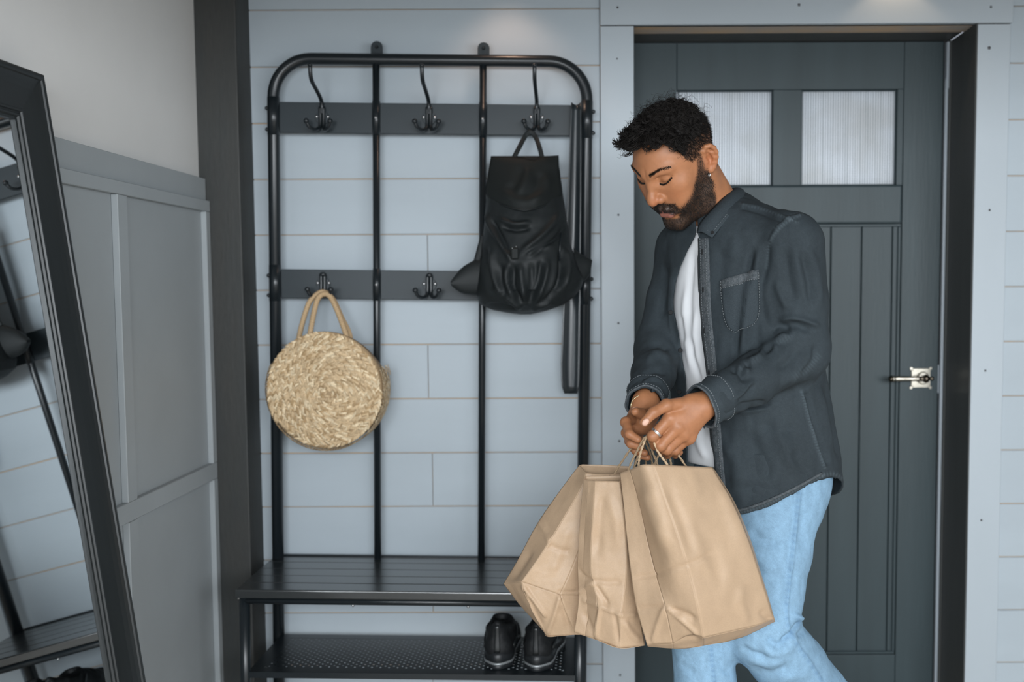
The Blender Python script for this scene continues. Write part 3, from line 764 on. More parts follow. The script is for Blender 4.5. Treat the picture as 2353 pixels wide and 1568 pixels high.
def surface_nets(fn, lo, hi, h, B=8, slack=1.7, smooth=1):
    "quad mesh of fn = 0 inside a box, evaluated only in blocks near the surface"
    lo = np.asarray(lo, float); nb = np.ceil((np.asarray(hi, float)-lo)/(h*B)).astype(int)
    g = np.stack(np.meshgrid(*[np.arange(n) for n in nb], indexing='ij'), -1).reshape(-1, 3)
    cen = (lo+(g+0.5)*h*B).astype(np.float32)
    d = np.concatenate([fn(cen[i:i+200000]) for i in range(0, len(cen), 200000)])
    g = g[np.abs(d) < h*B*0.87*slack]
    tot = nb*B+1
    c1 = np.stack(np.meshgrid(*[np.arange(B+1)]*3, indexing='ij'), -1).reshape(-1, 3)
    ids_all = []; pos_all = []; edge_all = [[], [], []]
    n1 = B+1; off = np.array([[i, j, k] for i in (0, 1) for j in (0, 1) for k in (0, 1)])
    pairs = [(0,1),(2,3),(4,5),(6,7),(0,2),(1,3),(4,6),(5,7),(0,4),(1,5),(2,6),(3,7)]
    step = max(1, 600000//(n1**3))
    cell = np.stack(np.meshgrid(*[np.arange(B)]*3, indexing='ij'), -1).reshape(-1, 3)
    cflat = [((cell+o)@np.array([n1*n1, n1, 1])) for o in off]
    for i in range(0, len(g), step):
        gb = g[i:i+step]*B
        idx = gb[:, None, :]+c1[None]
        val = fn((lo+idx.reshape(-1, 3)*h).astype(np.float32)).reshape(len(gb), -1)
        cv = np.stack([val[:, cf] for cf in cflat], -1)              # blocks, cells, 8
        ins = cv < 0; s = ins.sum(-1)
        act = (s > 0) & (s < 8)
        bi, ci = np.nonzero(act)
        if len(bi) == 0: continue
        cv = cv[bi, ci]; ins = ins[bi, ci]; base = gb[bi]+cell[ci]
        acc = np.zeros((len(bi), 3)); cnt = np.zeros(len(bi))
        for a, b in pairs:
            x = ins[:, a] != ins[:, b]
            t = np.where(x, cv[:, a]/np.where(x, cv[:, a]-cv[:, b], 1), 0)
            acc += np.where(x[:, None], off[a]+t[:, None]*(off[b]-off[a]), 0); cnt += x
        pos_all.append(lo+(base+acc/cnt[:, None])*h)
        ids_all.append((base[:, 0]*tot[1]+base[:, 1])*tot[2]+base[:, 2])
        for ax, far in ((0, 4), (1, 2), (2, 1)):
            x = ins[:, 0] != ins[:, far]
            edge_all[ax].append(np.stack([ids_all[-1][x], ins[x, 0]], -1))
    ids = np.concatenate(ids_all); pos = np.concatenate(pos_all)
    o = np.argsort(ids); ids = ids[o]; pos = pos[o]
    st = np.array([tot[1]*tot[2], tot[2], 1]); F = []
    for ax in range(3):
        e = np.concatenate(edge_all[ax]); u, v = st[(ax+1) % 3], st[(ax+2) % 3]
        q = np.stack([e[:, 0], e[:, 0]-u, e[:, 0]-u-v, e[:, 0]-v], -1)
        k = np.searchsorted(ids, q); k = np.minimum(k, len(ids)-1)
        ok = (ids[k] == q).all(1); k = k[ok]; fl = e[ok, 1].astype(bool)
        k[~fl] = k[~fl][:, ::-1]
        F.append(k)
    F = np.concatenate(F)
    for _ in range(smooth): pos = laplace(pos, F, 0.5)
    return pos, F
def laplace(v, f, w=0.5):
    acc = np.zeros_like(v); cnt = np.zeros(len(v))
    for a in range(f.shape[1]):
        b = (a+1) % f.shape[1]
        for i, j in ((a, b), (b, a)):
            for c in range(3): acc[:, c] += np.bincount(f[:, i], v[f[:, j], c], len(v))
            cnt += np.bincount(f[:, i], minlength=len(v))
    return v+(acc/np.maximum(cnt, 1)[:, None]-v)*w
def normals(v, f):
    if f.shape[1] == 4: n = np.cross(v[f[:, 2]]-v[f[:, 0]], v[f[:, 3]]-v[f[:, 1]])
    else: n = np.cross(v[f[:, 1]]-v[f[:, 0]], v[f[:, 2]]-v[f[:, 0]])
    out = np.zeros_like(v)
    for a in range(f.shape[1]):
        for c in range(3): out[:, c] += np.bincount(f[:, a], n[:, c], len(v))
    return out/np.maximum(np.linalg.norm(out, axis=1), 1e-12)[:, None]
def proj(v):
    "image pixels of world points"
    q = np.asarray(v, float)-CAM; d = q@FWD
    return np.stack([CX+F_PX*(q@RIGHT)/d, CY-F_PX*(q@UP)/d], -1)
def line_dist(px, poly):
    "distance of pixels to a polyline, and the fraction along it"
    poly = np.asarray(poly, float); best = np.full(len(px), 1e9); frac = np.zeros(len(px))
    seg = np.linalg.norm(np.diff(poly, axis=0), axis=1); cum = np.concatenate([[0], np.cumsum(seg)])
    for i in range(len(poly)-1):
        a, b = poly[i], poly[i+1]; t = np.clip(((px-a)@(b-a))/max(1e-9, seg[i]**2), 0, 1)
        d = np.linalg.norm(px-a-t[:, None]*(b-a), axis=1); m = d < best
        best[m] = d[m]; frac[m] = (cum[i]+t[m]*seg[i])/cum[-1]
    return best, frac
def crease(v, f, lines, facing=0.05, weld=False):
    "press folds into the side of a cloth that the lines were read from: (polyline, width px, depth m, taper)"
    n = normals(v, f); px = proj(v); look = v-CAM; look /= np.linalg.norm(look, axis=1)[:, None]
    fac = np.clip((-(n*look).sum(1)-facing)/0.25, 0, 1)
    disp = np.zeros(len(v))
    for L in lines:
        poly, w, amp = L[:3]; tp = L[3] if len(L) > 3 else 0.5
        sp = np.array(smooth_path([np.array(q, float) for q in poly], 6)) if len(poly) > 2 else np.array(poly, float)
        box = (px[:, 0] > sp[:, 0].min()-3*w) & (px[:, 0] < sp[:, 0].max()+3*w) & (px[:, 1] > sp[:, 1].min()-3*w) & (px[:, 1] < sp[:, 1].max()+3*w)
        ii = np.nonzero(box)[0]
        if len(ii) == 0: continue
        d, t = line_dist(px[ii], sp)
        env = np.clip(np.minimum(t, 1-t)/(tp*0.5+1e-6), 0, 1) if tp > 0 else 1.0
        env = env*env*(3-2*env) if tp > 0 else 1.0
        disp[ii] += amp*np.exp(-(d/w)**2)*env
    d3 = n*(disp*fac)[:, None]
    if weld:                                            # points that coincide (both sides of a sharp fold) move together
        _, inv = np.unique(np.round(v*2e5).astype(np.int64), axis=0, return_inverse=True); inv = inv.ravel(); cnt = np.bincount(inv)
        d3 = np.stack([(np.bincount(inv, d3[:, c])/cnt)[inv] for c in range(3)], -1)
    return v+d3
def hash_noise(p, scale, seed=0):
    "smooth value noise on world points, -1..1"
    q = np.asarray(p, float)*scale; i = np.floor(q).astype(np.int64); fr = q-i; fr = fr*fr*(3-2*fr); out = 0
    for dx_ in (0, 1):
        for dy_ in (0, 1):
            for dz_ in (0, 1):
                h = ((i[:, 0]+dx_)*73856093) ^ ((i[:, 1]+dy_)*19349663) ^ ((i[:, 2]+dz_)*83492791) ^ (seed*2654435761 % 1000003)
                h = (h*1103515245+12345) & 0x7fffffff; h = ((h >> 8) % 65536)/32768.0-1
                w = (fr[:, 0] if dx_ else 1-fr[:, 0])*(fr[:, 1] if dy_ else 1-fr[:, 1])*(fr[:, 2] if dz_ else 1-fr[:, 2])
                out = out+w*h
    return out
def snap(fn, p, it=8, off=0.0):
    "move points onto the surface fn = off along the gradient"
    p = np.array(p, float); e = 0.001
    for _ in range(it):
        d = fn(p.astype(np.float32)).astype(float)-off
        g = np.stack([(fn((p+e*ax).astype(np.float32))-fn((p-e*ax).astype(np.float32)))/(2*e) for ax in np.eye(3)], -1).astype(float)
        g /= np.maximum(np.linalg.norm(g, axis=1), 1e-6)[:, None]
        p -= 0.8*d[:, None]*g
    return p, g
def march(fn, px, py, y0, y1, n=160, off=0.0):
    "first hit of the sight line through a pixel with fn = off, between two depths"
    px = np.atleast_1d(np.asarray(px, float)); py = np.atleast_1d(np.asarray(py, float))
    d = FWD+RIGHT*((px-CX)/F_PX)[:, None]-UP*((py-CY)/F_PX)[:, None]
    ys = np.linspace(y0, y1, n); hit = np.full(len(px), np.nan); prev = None
    for y in ys:
        p = CAM+d*(y/d[:, 1])[:, None]; val = fn(p.astype(np.float32))-off
        if prev is not None:
            m = (val <= 0) & np.isnan(hit)
            t = prev/np.where(prev-val == 0, 1, prev-val); hit[m] = (yp+(y-yp)*np.clip(t, 0, 1))[m]
        else: hit[val <= 0] = y
        prev, yp = val, y
    bad = np.isnan(hit)
    if bad.any():
        if (~bad).any():
            k = np.nonzero(~bad)[0]; hit[bad] = [hit[k[np.argmin(np.abs(k-i))]] for i in np.nonzero(bad)[0]]
        else: hit[:] = (y0+y1)/2
    return CAM+d*(hit/d[:, 1])[:, None]
# ---- backpack cloth (folded with the same tools as the clothes)
pv, pf = pack_mesh()
if (normals(pv, pf)*(pv-pv.mean(0))).sum(1).mean() < 0: pf = pf[:, ::-1]
PFOLD = [([(1112,480),(1135,530),(1165,580),(1180,615)], 7, .010), ([(1125,500),(1150,545),(1172,590)], 6, -.010), ([(1150,520),(1185,528),(1222,522)], 5, -.008), ([(1140,500),(1180,515),(1225,512)], 6, .007),
 ([(1290,480),(1265,520),(1230,555),(1190,585)], 8, .009), ([(1275,560),(1240,572),(1205,590)], 6, .006), ([(1300,510),(1280,545),(1215,590)], 6, -.007),
 ([(1180,600),(1180,660),(1205,705)], 7, -.010), ([(1168,600),(1166,650),(1190,700)], 7, .008), ([(1195,600),(1200,650),(1208,700)], 7, .008), ([(1245,590),(1235,650),(1212,706)], 7, -.009), ([(1260,590),(1250,650),(1222,708)], 7, .008),
 ([(1288,560),(1290,620),(1275,670),(1240,700)], 7, -.010), ([(1298,560),(1304,620),(1290,675)], 7, .009), ([(1115,560),(1118,620),(1135,680)], 8, -.008), ([(1130,560),(1135,630),(1160,690)], 8, .008), ([(1150,600),(1150,650),(1165,690)], 7, -.006),
 ([(1110,700),(1160,705),(1200,716)], 5, -.005), ([(1155,675),(1180,695),(1200,712)], 6, .008), ([(1270,690),(1240,702),(1215,712)], 6, .007), ([(1220,600),(1222,650),(1210,690)], 8, -.007)]
pv = crease(pv, pf, [(l[0], l[1]*.85, l[2]*1.5) for l in PFOLD]); pn = normals(pv, pf); pv = pv+pn*(.0012*hash_noise(pv, 30, 61)+.0004*hash_noise(pv, 110, 62))[:, None]
o = mesh_np('pack_body', pv, pf, MT['nylon']); adopt(BP, o)
# flap over the top
rows = []
for t in np.linspace(0, 1, 26):
    row = []
    for s_ in np.linspace(0, 1, 30):
        lx = np.interp(t, [0, .4, .72, .86, .95, 1], [1128, 1121, 1116, 1117, 1122, 1130]); rx = np.interp(t, [0, .4, .75, .88, .96, 1], [1284, 1285, 1290, 1290, 1286, 1279])
        bot = np.interp(s_, [0, .15, .35, .5, .65, .85, 1], [462, 471, 480, 484, 480, 471, 461]); top = np.interp(s_, [0, .3, .45, .65, .72, 1], [360, 359, 362, 369, 360, 357])
        px = lx+(rx-lx)*s_; py = top+(bot-top)*t
        dep = np.interp(py, [355, 372, 420, 485], [.012, .036, .068, .098])*(math.sin(math.pi*(.06+.88*s_))**.6)+.004
        row.append(P(px, py, 3.035-dep))
    rows.append(row)
A = np.array(rows); nr, nc, _ = A.shape
v = A.reshape(-1, 3); f = np.array([(i*nc+k, (i+1)*nc+k, (i+1)*nc+k+1, i*nc+k+1) for i in range(nr-1) for k in range(nc-1)])
if (normals(v, f)[:, 1].mean() > 0): f = f[:, ::-1]
v = crease(v, f, [([(1215,380),(1205,420),(1185,450)], 9, .006), ([(1200,380),(1185,420),(1165,445)], 9, -.005), ([(1240,390),(1232,430),(1200,462)], 9, -.006), ([(1255,390),(1255,440),(1215,470)], 9, .005), ([(1140,430),(1190,462),(1260,448)], 10, .005)])
o = mesh_np('flap', v, f, MT['flapcloth']); so = o.modifiers.new('t', 'SOLIDIFY'); so.thickness = .003; so.offset = -1; adopt(BP, o)
A2 = v.reshape(nr, nc, 3)
adopt(BP, MB().tube(list(A2[-1]), .0026, 8).build('flap_piping', MT['nylon']))
bk = MB(); bk.grid([[P(x, y, 3.046) for x in np.linspace(1128, 1284, 8)] for y in (359, 380, 420)], True)
o = bk.build('back_panel', MT['flapcloth']); so = o.modifiers.new('t', 'SOLIDIFY'); so.thickness = .004; adopt(BP, o)
# hanging loop of webbing
lp_ = smooth_path([P(1179,366,3.027), P(1190,345,3.036), P(1204,318,3.058), P(1213,306,3.064), P(1222,305,3.066), P(1232,318,3.060), P(1240,340,3.036), P(1246,364,3.027)], 8)
m = MB(); wdir = V(1, 0, 0)
adopt(BP, m.tube(lp_, .0068, 10, flat=.22, up=(0, 1, 0)).build('hang_loop', MT['nylon']))
# side wings where the straps are anchored
def wing(pts_top, pts_bot, Y0, Y1, name):
    rows = []
    for t in np.linspace(0, 1, 10):
        a = np.array([np.interp(t, np.linspace(0, 1, len(pts_top)), [q[c] for q in pts_top]) for c in (0, 1)]); b = np.array([np.interp(t, np.linspace(0, 1, len(pts_bot)), [q[c] for q in pts_bot]) for c in (0, 1)])
        row = []
        for k in range(14):
            an = 2*math.pi*k/14; q = (a+b)/2+(a-b)/2*math.cos(an); y = Y0+(Y1-Y0)*t-.022*math.sin(an)*(1-.6*t)
            row.append(P(q[0], q[1], y))
        rows.append(row)
    m = MB(); m.grid(rows, True, closed=True); m.add([*rows[-1]], [tuple(range(14))]); o = m.build(name, MT['nylon']); adopt(BP, o)
wing([(1115,590),(1090,597),(1060,615),(1040,640),(1035,648)], [(1110,690),(1095,678),(1062,676),(1042,662),(1036,655)], 3.02, 3.00, 'side_wing')
wing([(1318,570),(1335,584),(1352,592),(1361,598)], [(1328,655),(1338,650),(1348,642),(1357,628)], 3.02, 3.03, 'side_wing')
adopt(BP, MB().tube(smooth_path([P(1112,540,3.02), P(1104,570,3.015), P(1096,600,3.01)], 6), .009, 8, flat=.25, up=(0,1,0)).build('strap', MT['nylon']))
# clasp and zip pull
cl = P(1183, 580, 2.906); bb = MB(); bb.box(cl-V(.010, .004, .018), cl+V(.010, .004, .012)); o = bb.build('clasp', MT['flapcloth'], None, .003); adopt(BP, o)
for dx_ in (-.006, .004): adopt(BP, MB().ball(cl+V(dx_, -.004, .013+dx_*.4), .0016, 8, 6).build('rivet', MT['steel']))
adopt(BP, MB().tube([P(1290,535,2.962), P(1287,560,2.950), P(1286,600,2.944)], .0022, 6).build('zip_pull', MT['blackmetal']))
# ================================================================ RUNNING SHOES ON THE SHELF
MT['shoeup'] = mat('black_mesh_upper', (.011, .012, .013), .6, bump=.5, bscale=350, bdist=.001, spec=.3)
MT['shoetrim'] = mat('black_gloss_trim', (.013, .015, .016), .33, spec=.5)
MT['midsole'] = mat('charcoal_midsole', (.014, .016, .018), .42)
MT['sole_line'] = mat('silver_sole_line', (.35, .37, .38), .35, metal=.5)
def shoe(loc, rz, mirror_, label):
    root = empty('running_shoe', loc); root.rotation_euler = (0, 0, rz); tag(root, label, 'shoe', 'pair of black running shoes on the shelf')
    s = mirror_
    def fn(p):
        p = p.astype(np.float32)
        d = s_chain(p, [(0, .036, .052), (0, .10, .046), (s*.004, .17, .038), (s*.006, .235, .032)], [.0365, .037, .042, .037], .03)
        d = smin(d, s_chain(p, [(0, .030, .05), (0, .034, .092)], [.0325, .0280], .01), .012)               # heel counter
        d = smin(d, s_cone(p, (0, .018, .080), (0, .010, .118), .014, .009), .016)                          # heel tab
        d = smin(d, s_chain(p, [(s*.0, .07, .072), (0, .12, .078), (s*.002, .165, .062)], [.034, .030, .028], .02), .02)
        d = smin(d, s_chain(p, [(-.027, .045, .098), (-.026, .085, .088), (-.018, .125, .098)], [.009, .009, .008], .008), .012)   # padded collar rims
        d = smin(d, s_chain(p, [(.027, .045, .098), (.026, .085, .088), (.018, .125, .098)], [.009, .009, .008], .008), .012)
        d = smax(d, -s_chain(p, [(0, .045, .14), (0, .050, .070), (0, .095, .066), (0, .115, .13)], [.021, .019, .018, .018], .015), .006)
        d = smax(d, -(p[:, 2]-.022), .004)
        return d
    v, f = surface_nets(fn, (-.06, -.02, .0), (.06, .30, .15), .0028, smooth=2)
    v = v+normals(v, f)*(.0016*hash_noise(v, 55, 71)+.0007*hash_noise(v, 120, 72))[:, None]
    mesh_np('upper', v, f, MT['shoeup'], root)
    def outline(grow, z, flare=0.0):
        pts = []
        for k in range(40):
            a = 2*math.pi*k/40; y = .142-.148*math.cos(a); w = np.interp(y, [-.006, .02, .06, .12, .20, .26, .292], [.020, .035, .038, .036, .045, .036, .010])
            x = w*(1 if math.sin(a) >= 0 else -1)*min(1, (abs(math.sin(a))*1.5)**.7)+s*np.interp(y, [0, .15, .29], [0, .002, .008])
            pts.append((x*(1+grow/.04), y+(y-.142)*grow/.15, z+np.interp(y, [0, .03, .2, .29], [.006 if flare else 0, 0, 0, .008])))
        return pts
    def slab(name, zs, m_):
        mb = MB(); rows = [outline(g, z) for g, z in zs]; mb.grid(rows, True, closed=True); mb.add(rows[0], [tuple(range(40))[::-1]]); mb.add(rows[-1], [tuple(range(40))]); mb.build(name, m_, root)
    slab('outsole', [(.0005, .0), (.002, .002), (.002, .010), (.001, .011)], MT['midsole'])
    slab('sole_line', [(.0012, .0112), (.0028, .0125), (.0028, .0165), (.0012, .0175)], MT['sole_line'])
    slab('midsole', [(.001, .0178), (.0022, .020), (.0030, .030), (.001, .041), (-.002, .043)], MT['midsole'])
    # heel strip, side overlays
    hp_ = [(x, .03, z) for z in np.linspace(.042, .112, 9) for x in (-.008, 0, .008)]
    def overlay(name, grid_):
        g_ = np.array(grid_, float); pp_, gg_ = snap(fn, g_.reshape(-1, 3), 8, .0008); shell_rows = pp_.reshape(g_.shape)
        m2 = MB(); m2.grid([list(r_) for r_ in shell_rows], True); o2 = m2.build(name, MT['shoetrim'], root); so2 = o2.modifiers.new('t', 'SOLIDIFY'); so2.thickness = .0022; so2.offset = 1
    overlay('heel_strip', [[(x, -.012, z) for x in (-.009, -.004, .004, .009)] for z in np.linspace(.044, .118, 9)])
    for sd in (-1, 1):
        overlay('side_overlay', [[(sd*.05, .035+.10*t, z0+(z1-z0)*k_) for k_ in (0, .5, 1)] for t, z0, z1 in ((0, .044, .060), (.3, .044, .066), (.6, .044, .060), (1, .042, .050))])
        overlay('side_stripe', [[(sd*.05, .060+.055*t+.012*k_, .050+.040*t) for k_ in (0, 1)] for t in np.linspace(0, 1, 6)])
    MB().ball((0, .138, .088), .028, 14, 10, (.75, .9, .35)).build('tongue', MT['shoeup'], root)
    for k in range(4): MB().tube(smooth_path([(-.024, .145+.02*k, .088-.012*k), (0, .142+.02*k, .104-.012*k), (.024, .145+.02*k, .088-.012*k)], 5), .003, 6).build('lace', MT['shoetrim'], root)
    return root
shz = (RKM @ Vector((0, 0, SH)))[2]
def on_shelf(px, py):
    # shelf plane is the tilted rack plane
    best = None
    for Y in np.linspace(2.75, 3.1, 200):
        p = RL(px, py, Y)
        if best is None or abs(p[2]-SH) < best[0]: best = (abs(p[2]-SH), Y)
    return P(px, py, best[1])
for px, py, rz, mi, lab in ((1143, 1541, -.03, -1, 'black running shoe on the shelf, farther from the right leg of the rack'), (1232, 1546, -.10, 1, 'black running shoe on the shelf, closer to the right leg of the rack')):
    c = on_shelf(px, py); r_ = shoe((c[0], c[1]+.006, c[2]+.0012), rz, mi, lab)
# ================================================================ THE MAN
MAN = empty('person', (P(1640, 1300, 2.45)[0], 2.45, 0.0))
tag(MAN, 'person in charcoal denim shirt and light jeans looking down, holding paper bags', 'person')
# ---- head frame, from the positions of eyes, nose, mouth and ear in the photograph
_yaw, _pit, _rol = R_(49.68), R_(40.75), R_(-8.14)
_F = V(-_s(_yaw)*_c(_pit), -_c(_yaw)*_c(_pit), -_s(_pit)); _L = V(_c(_yaw), -_s(_yaw), 0); _U = np.cross(_L, _F)
_U = -_U if _U[2] < 0 else _U
HL = _L*_c(_rol)+_U*_s(_rol); HU = -_L*_s(_rol)+_U*_c(_rol); HF = _F
HR = np.array([HL, HF, HU])
HC = V(0.1838, 2.42, 0.2681+CAM_H)
def h2w(q): return np.asarray(q, float)@HR+HC
def w2h(p): return (np.asarray(p)-HC.astype(np.asarray(p).dtype))@HR.T.astype(np.asarray(p).dtype)
FD = V(-0.743, -0.669, 0); LD = V(0.669, -0.743, 0)                 # where the chest faces, and his left
NB = P(1655, 512, 2.475)                                         # base of the neck
NBl = w2h(NB)
EAR = 0.0
def ear(q, s):
    m = q*np.array([s, 1, 1], np.float32)
    # tilt out from the head
    c = np.array([0.074, -0.012, 0.004]); a = R_(24)
    X = np.array([math.cos(a), math.sin(a)*0.9, 0.0]); X /= np.linalg.norm(X)      # normal of the ear plate
    Yb = np.array([math.sin(a), -math.cos(a), 0.0])                                 # backwards
    Zb = np.array([0, -0.16, 1.0]); Zb /= np.linalg.norm(Zb)
    lo = np.stack([(m-c.astype(np.float32))@X.astype(np.float32), (m-c.astype(np.float32))@Yb.astype(np.float32), (m-c.astype(np.float32))@Zb.astype(np.float32)], -1)
    helix = [(.004,-.006,.010),(.006,-.004,.022),(.008,.004,.030),(.010,.013,.029),(.011,.019,.021),(.011,.020,.010),(.009,.017,-.002),(.007,.011,-.013),(.005,.004,-.022),(.003,-.003,-.027),(.001,-.006,-.020)]
    d = s_chain(lo, helix, [.0042,.0042,.0044,.0046,.0046,.0044,.0042,.0044,.0052,.0055,.0045], 0.004)
    plate = s_ell(lo, (.002, .007, .004), (.0035, .0155, .026))
    d = smin(d, plate, 0.005)
    anti = s_chain(lo, [(.006,.004,.021),(.008,.011,.012),(.008,.011,.0),(.006,.004,-.010)], [.003,.0034,.0034,.003], 0.004)
    d = smin(d, anti, 0.004)
    d = smax(d, -s_ell(lo, (.008, .001, .000), (.007, .0065, .009)), 0.004)
    d = smin(d, s_cone(lo, (.003,-.0075,.002), (.004,-.006,-.004), .0042, .0036), 0.004)        # tragus
    return d
def head_sdf(p):
    q = w2h(p.astype(np.float32)); ql = q.copy(); ql[:, 0] = np.abs(ql[:, 0])       # symmetric half
    qm = q.copy(); qm[:, 0] = np.abs(qm[:, 0]-.0065)                                  # mouth, a little off the middle
    d = s_ell(q, (0, -.008, .038), (.0745, .092, .079))
    d = smin(d, s_ell(q, (0, .014, .044), (.067, .080, .064)), .02)
    d = smin(d, s_ell(q, (0, .036, -.014), (.0615, .060, .080)), .03)               # face mass
    d = smin(d, s_chain(ql, [(.056, -.002, -.010), (.053, .006, -.058), (.040, .046, -.084), (.012, .074, -.100)], [.016, .016, .017, .016], .012), .030)
    d = smin(d, s_ell(ql, (.043, .058, -.004), (.022, .024, .018)), .022)           # cheekbone
    d = smin(d, s_ell(ql, (.034, .062, -.042), (.026, .024, .028)), .026)           # cheek
    d = smin(d, s_cone(ql, (.010, .0905, .038), (.046, .074, .042), .0090, .0075), .014)   # brow ridge
    d = smin(d, s_ell(q, (0, .072, -.052), (.030, .024, .028)), .018)               # muzzle
    d = smin(d, s_ell(q, (0, .075, -.098), (.021, .018, .016)), .020)               # chin
    d = smax(d, -s_ell(ql, (.0320, .1010, .0215), (.0170, .0155, .0120)), .012)      # eye socket
    d = smin(d, s_ell(ql, (.0325, .0755, .0215), (.0155, .0138, .0118)), .003)      # closed lid over the eye
    d = smax(d, -s_chain(ql, [(.018, .0900, .0285), (.031, .0915, .0325), (.045, .0840, .0315)], [.0008, .0010, .0008]), .0035)  # lid fold
    lidline = s_chain(ql, [(.017, .0870, .0160), (.024, .0890, .0142), (.032, .0890, .0148), (.041, .0845, .0182), (.0490, .0765, .0242)], [.0012]*5)
    d = smax(d, -lidline, .0030)
    # nose
    d = smin(d, s_chain(q, [(0, .0885, .030), (0, .0980, .012), (0, .1105, -.010), (0, .1135, -.017)], [.0085, .0080, .0092, .0105], .008), .012)
    d = smin(d, s_ell(ql, (.0140, .1000, -.0200), (.0090, .0110, .0092)), .007)
    d = smin(d, s_ell(q, (0, .1060, -.0245), (.006, .008, .005)), .008)
    d = smax(d, -s_ell(ql, (.0072, .1045, -.0300), (.0042, .0060, .0032)), .0035)
    # lips
    d = smin(d, s_chain(qm, [(0, .0985, -.0505), (.007, .0985, -.0490), (.017, .0920, -.0520), (.0275, .0830, -.0570)], [.0058, .0060, .0046, .0020], .004), .005)
    d = smin(d, s_chain(qm, [(0, .0970, -.0640), (.010, .0960, -.0640), (.020, .0890, -.0612), (.0275, .0830, -.0578)], [.0078, .0074, .0052, .0020], .004), .005)
    d = smax(d, -s_chain(qm, [(0, .1040, -.0572), (.010, .1015, -.0566), (.019, .0945, -.0572), (.027, .0855, -.0580)], [.0011, .0011, .0011, .0009]), .0030)
    d = smax(d, -s_ell(qm, (0, .1010, -.0780), (.014, .0085, .006)), .008)           # dip under the lip
    d = smax(d, -s_cone(qm, (0, .1055, -.034), (0, .1035, -.042), .0022, .0026), .004)   # philtrum
    # neck
    d = smin(d, s_cone(q, (0, -.034, -.030), NBl, .050, .060), .030)
    d = smin(d, s_cone(q, (.046, -.022, -.040), NBl+np.array([.010, .055, .0]), .013, .011), .026)
    d = smin(d, s_cone(q, (-.046, -.022, -.040), NBl+np.array([-.010, .055, .0]), .013, .011), .026)
    d = smin(d, smin(ear(q, 1.0), ear(q, -1.0), .001), .005)
    return d
lo, hi = h2w(np.array([[a, b, c] for a in (-.1, .1) for b in (-.13, .14) for c in (-.13, .15)])).min(0), None
_cr = np.concatenate([h2w(np.array([[a, b, c] for a in (-.1, .1) for b in (-.12, .14) for c in (-.125, .15)])), NB[None]+np.array([[.07, .09, -.03], [-.07, -.09, -.03]])])
hv, hf = surface_nets(head_sdf, _cr.min(0)-.005, _cr.max(0)+.005, 0.0016, smooth=1)
# ---- colours of the skin: lips, beard shadow, hair roots
hq = w2h(hv); aL = np.abs(hq[:, 0]); hF_, hU_ = hq[:, 1], hq[:, 2]
SKIN = V(0.375, 0.160, 0.074); LIP = V(0.265, 0.100, 0.072); HAIRC = V(0.012, 0.009, 0.007)
def sst(x, a, b): t = np.clip((x-a)/(b-a), 0, 1); return t*t*(3-2*t)
def beard_mask(L0, F_, U_):
    L_ = np.abs(L0); Lm = np.abs(L0-.0065)
    line = np.interp(F_, [-.02, .004, .016, .024, .032, .054, .076, .0855, .095, .12], [.05, .044, .030, .012, -.004, -.023, -.035, -.046, -.062, -.066])
    m = sst(line-U_, -.004, .018)*sst(F_, -.006, .004)*sst(.0775-L_, 0, .003)
    low = np.interp(F_, [0, .02, .05, .1], [-.075, -.100, -.112, -.135])
    m = m*sst(U_, low-.008, low+.010)
    mous = sst(.0345-Lm, 0, .006)*sst(U_, -.0500-.02*Lm/.03-.004, -.0460-.02*Lm/.03)*sst(-.030-.18*Lm-U_, -.002, .005)*sst(F_, .07, .085)
    chinstrap = sst(.037-Lm, 0, .006)*sst(Lm, .022, .028)*sst(-.040-U_, 0, .006)*sst(F_, .06, .075)
    bare = sst(.0215-Lm, 0, .006)*sst(U_, -.084, -.078)*sst(F_, .07, .08)
    m = m*(1-bare*0.9)*(1-sst(.028-Lm, 0, .003)*sst(U_, -.074, -.071)*sst(F_, .075, .082))
    return np.clip(np.maximum(np.maximum(m, mous), chinstrap*0.85), 0, 1)
def lip_mask(L_, F_, U_):
    L_ = np.abs(L_-.0065)
    up = np.interp(L_, [0, .007, .016, .026], [-.0465, -.0445, -.0490, -.0570]); dn = np.interp(L_, [0, .010, .019, .027], [-.0735, -.0725, -.0680, -.0585])
    return sst(up-U_, -.001, .0015)*sst(U_-dn, -.001, .0015)*sst(F_, .078, .084)*(L_ < .029)
def scalp_mask(L_, F_, U_):
    L_ = np.abs(L_)
    # hairline: forehead, temple corner, sideburn, round the ear, nape
    line = np.interp(F_, [-.12, -.05, -.035, -.012, .0, .006, .030, .038, .043, .047, .050, .056, .065, .09], [-.055, -.045, -.035, .026, .034, .024, .026, .036, .052, .068, .082, .098, .101, .104])
    return sst(U_-line, -.003, .006)*sst(.0775-L_, 0, .002)
bm = beard_mask(hq[:, 0], hF_, hU_); lm = lip_mask(hq[:, 0], hF_, hU_); sm_ = scalp_mask(hq[:, 0], hF_, hU_)
col = np.repeat(SKIN[None], len(hv), 0)*(1+0.06*hash_noise(hv, 60, 3)+0.05*hash_noise(hv, 220, 5))[:, None]
red = np.exp(-((aL-.040)**2+(hF_-.075)**2+(hU_+.015)**2)/.018**2)+np.exp(-((aL-.008)**2+(hF_-.115)**2+(hU_+.018)**2)/.012**2)+np.exp(-((aL-.085)**2+(hF_+.01)**2+(hU_-.0)**2)/.022**2)
col *= 1+red[:, None]*np.array([.10, -.03, -.05])
col = col*(1-lm[:, None])+LIP*lm[:, None]
fade = np.clip(sm_*np.interp(hU_, [-.03, .02, .05, .085], [.25, .45, .80, 1.0])+0*hF_, 0, 1)
kk = np.clip(np.maximum(bm*0.90*np.interp(hU_, [-.04, .0, .03], [1, .85, .55]), fade), 0, 1)
brow = None
col = col*(1-kk[:, None])+HAIRC*kk[:, None]*1.6
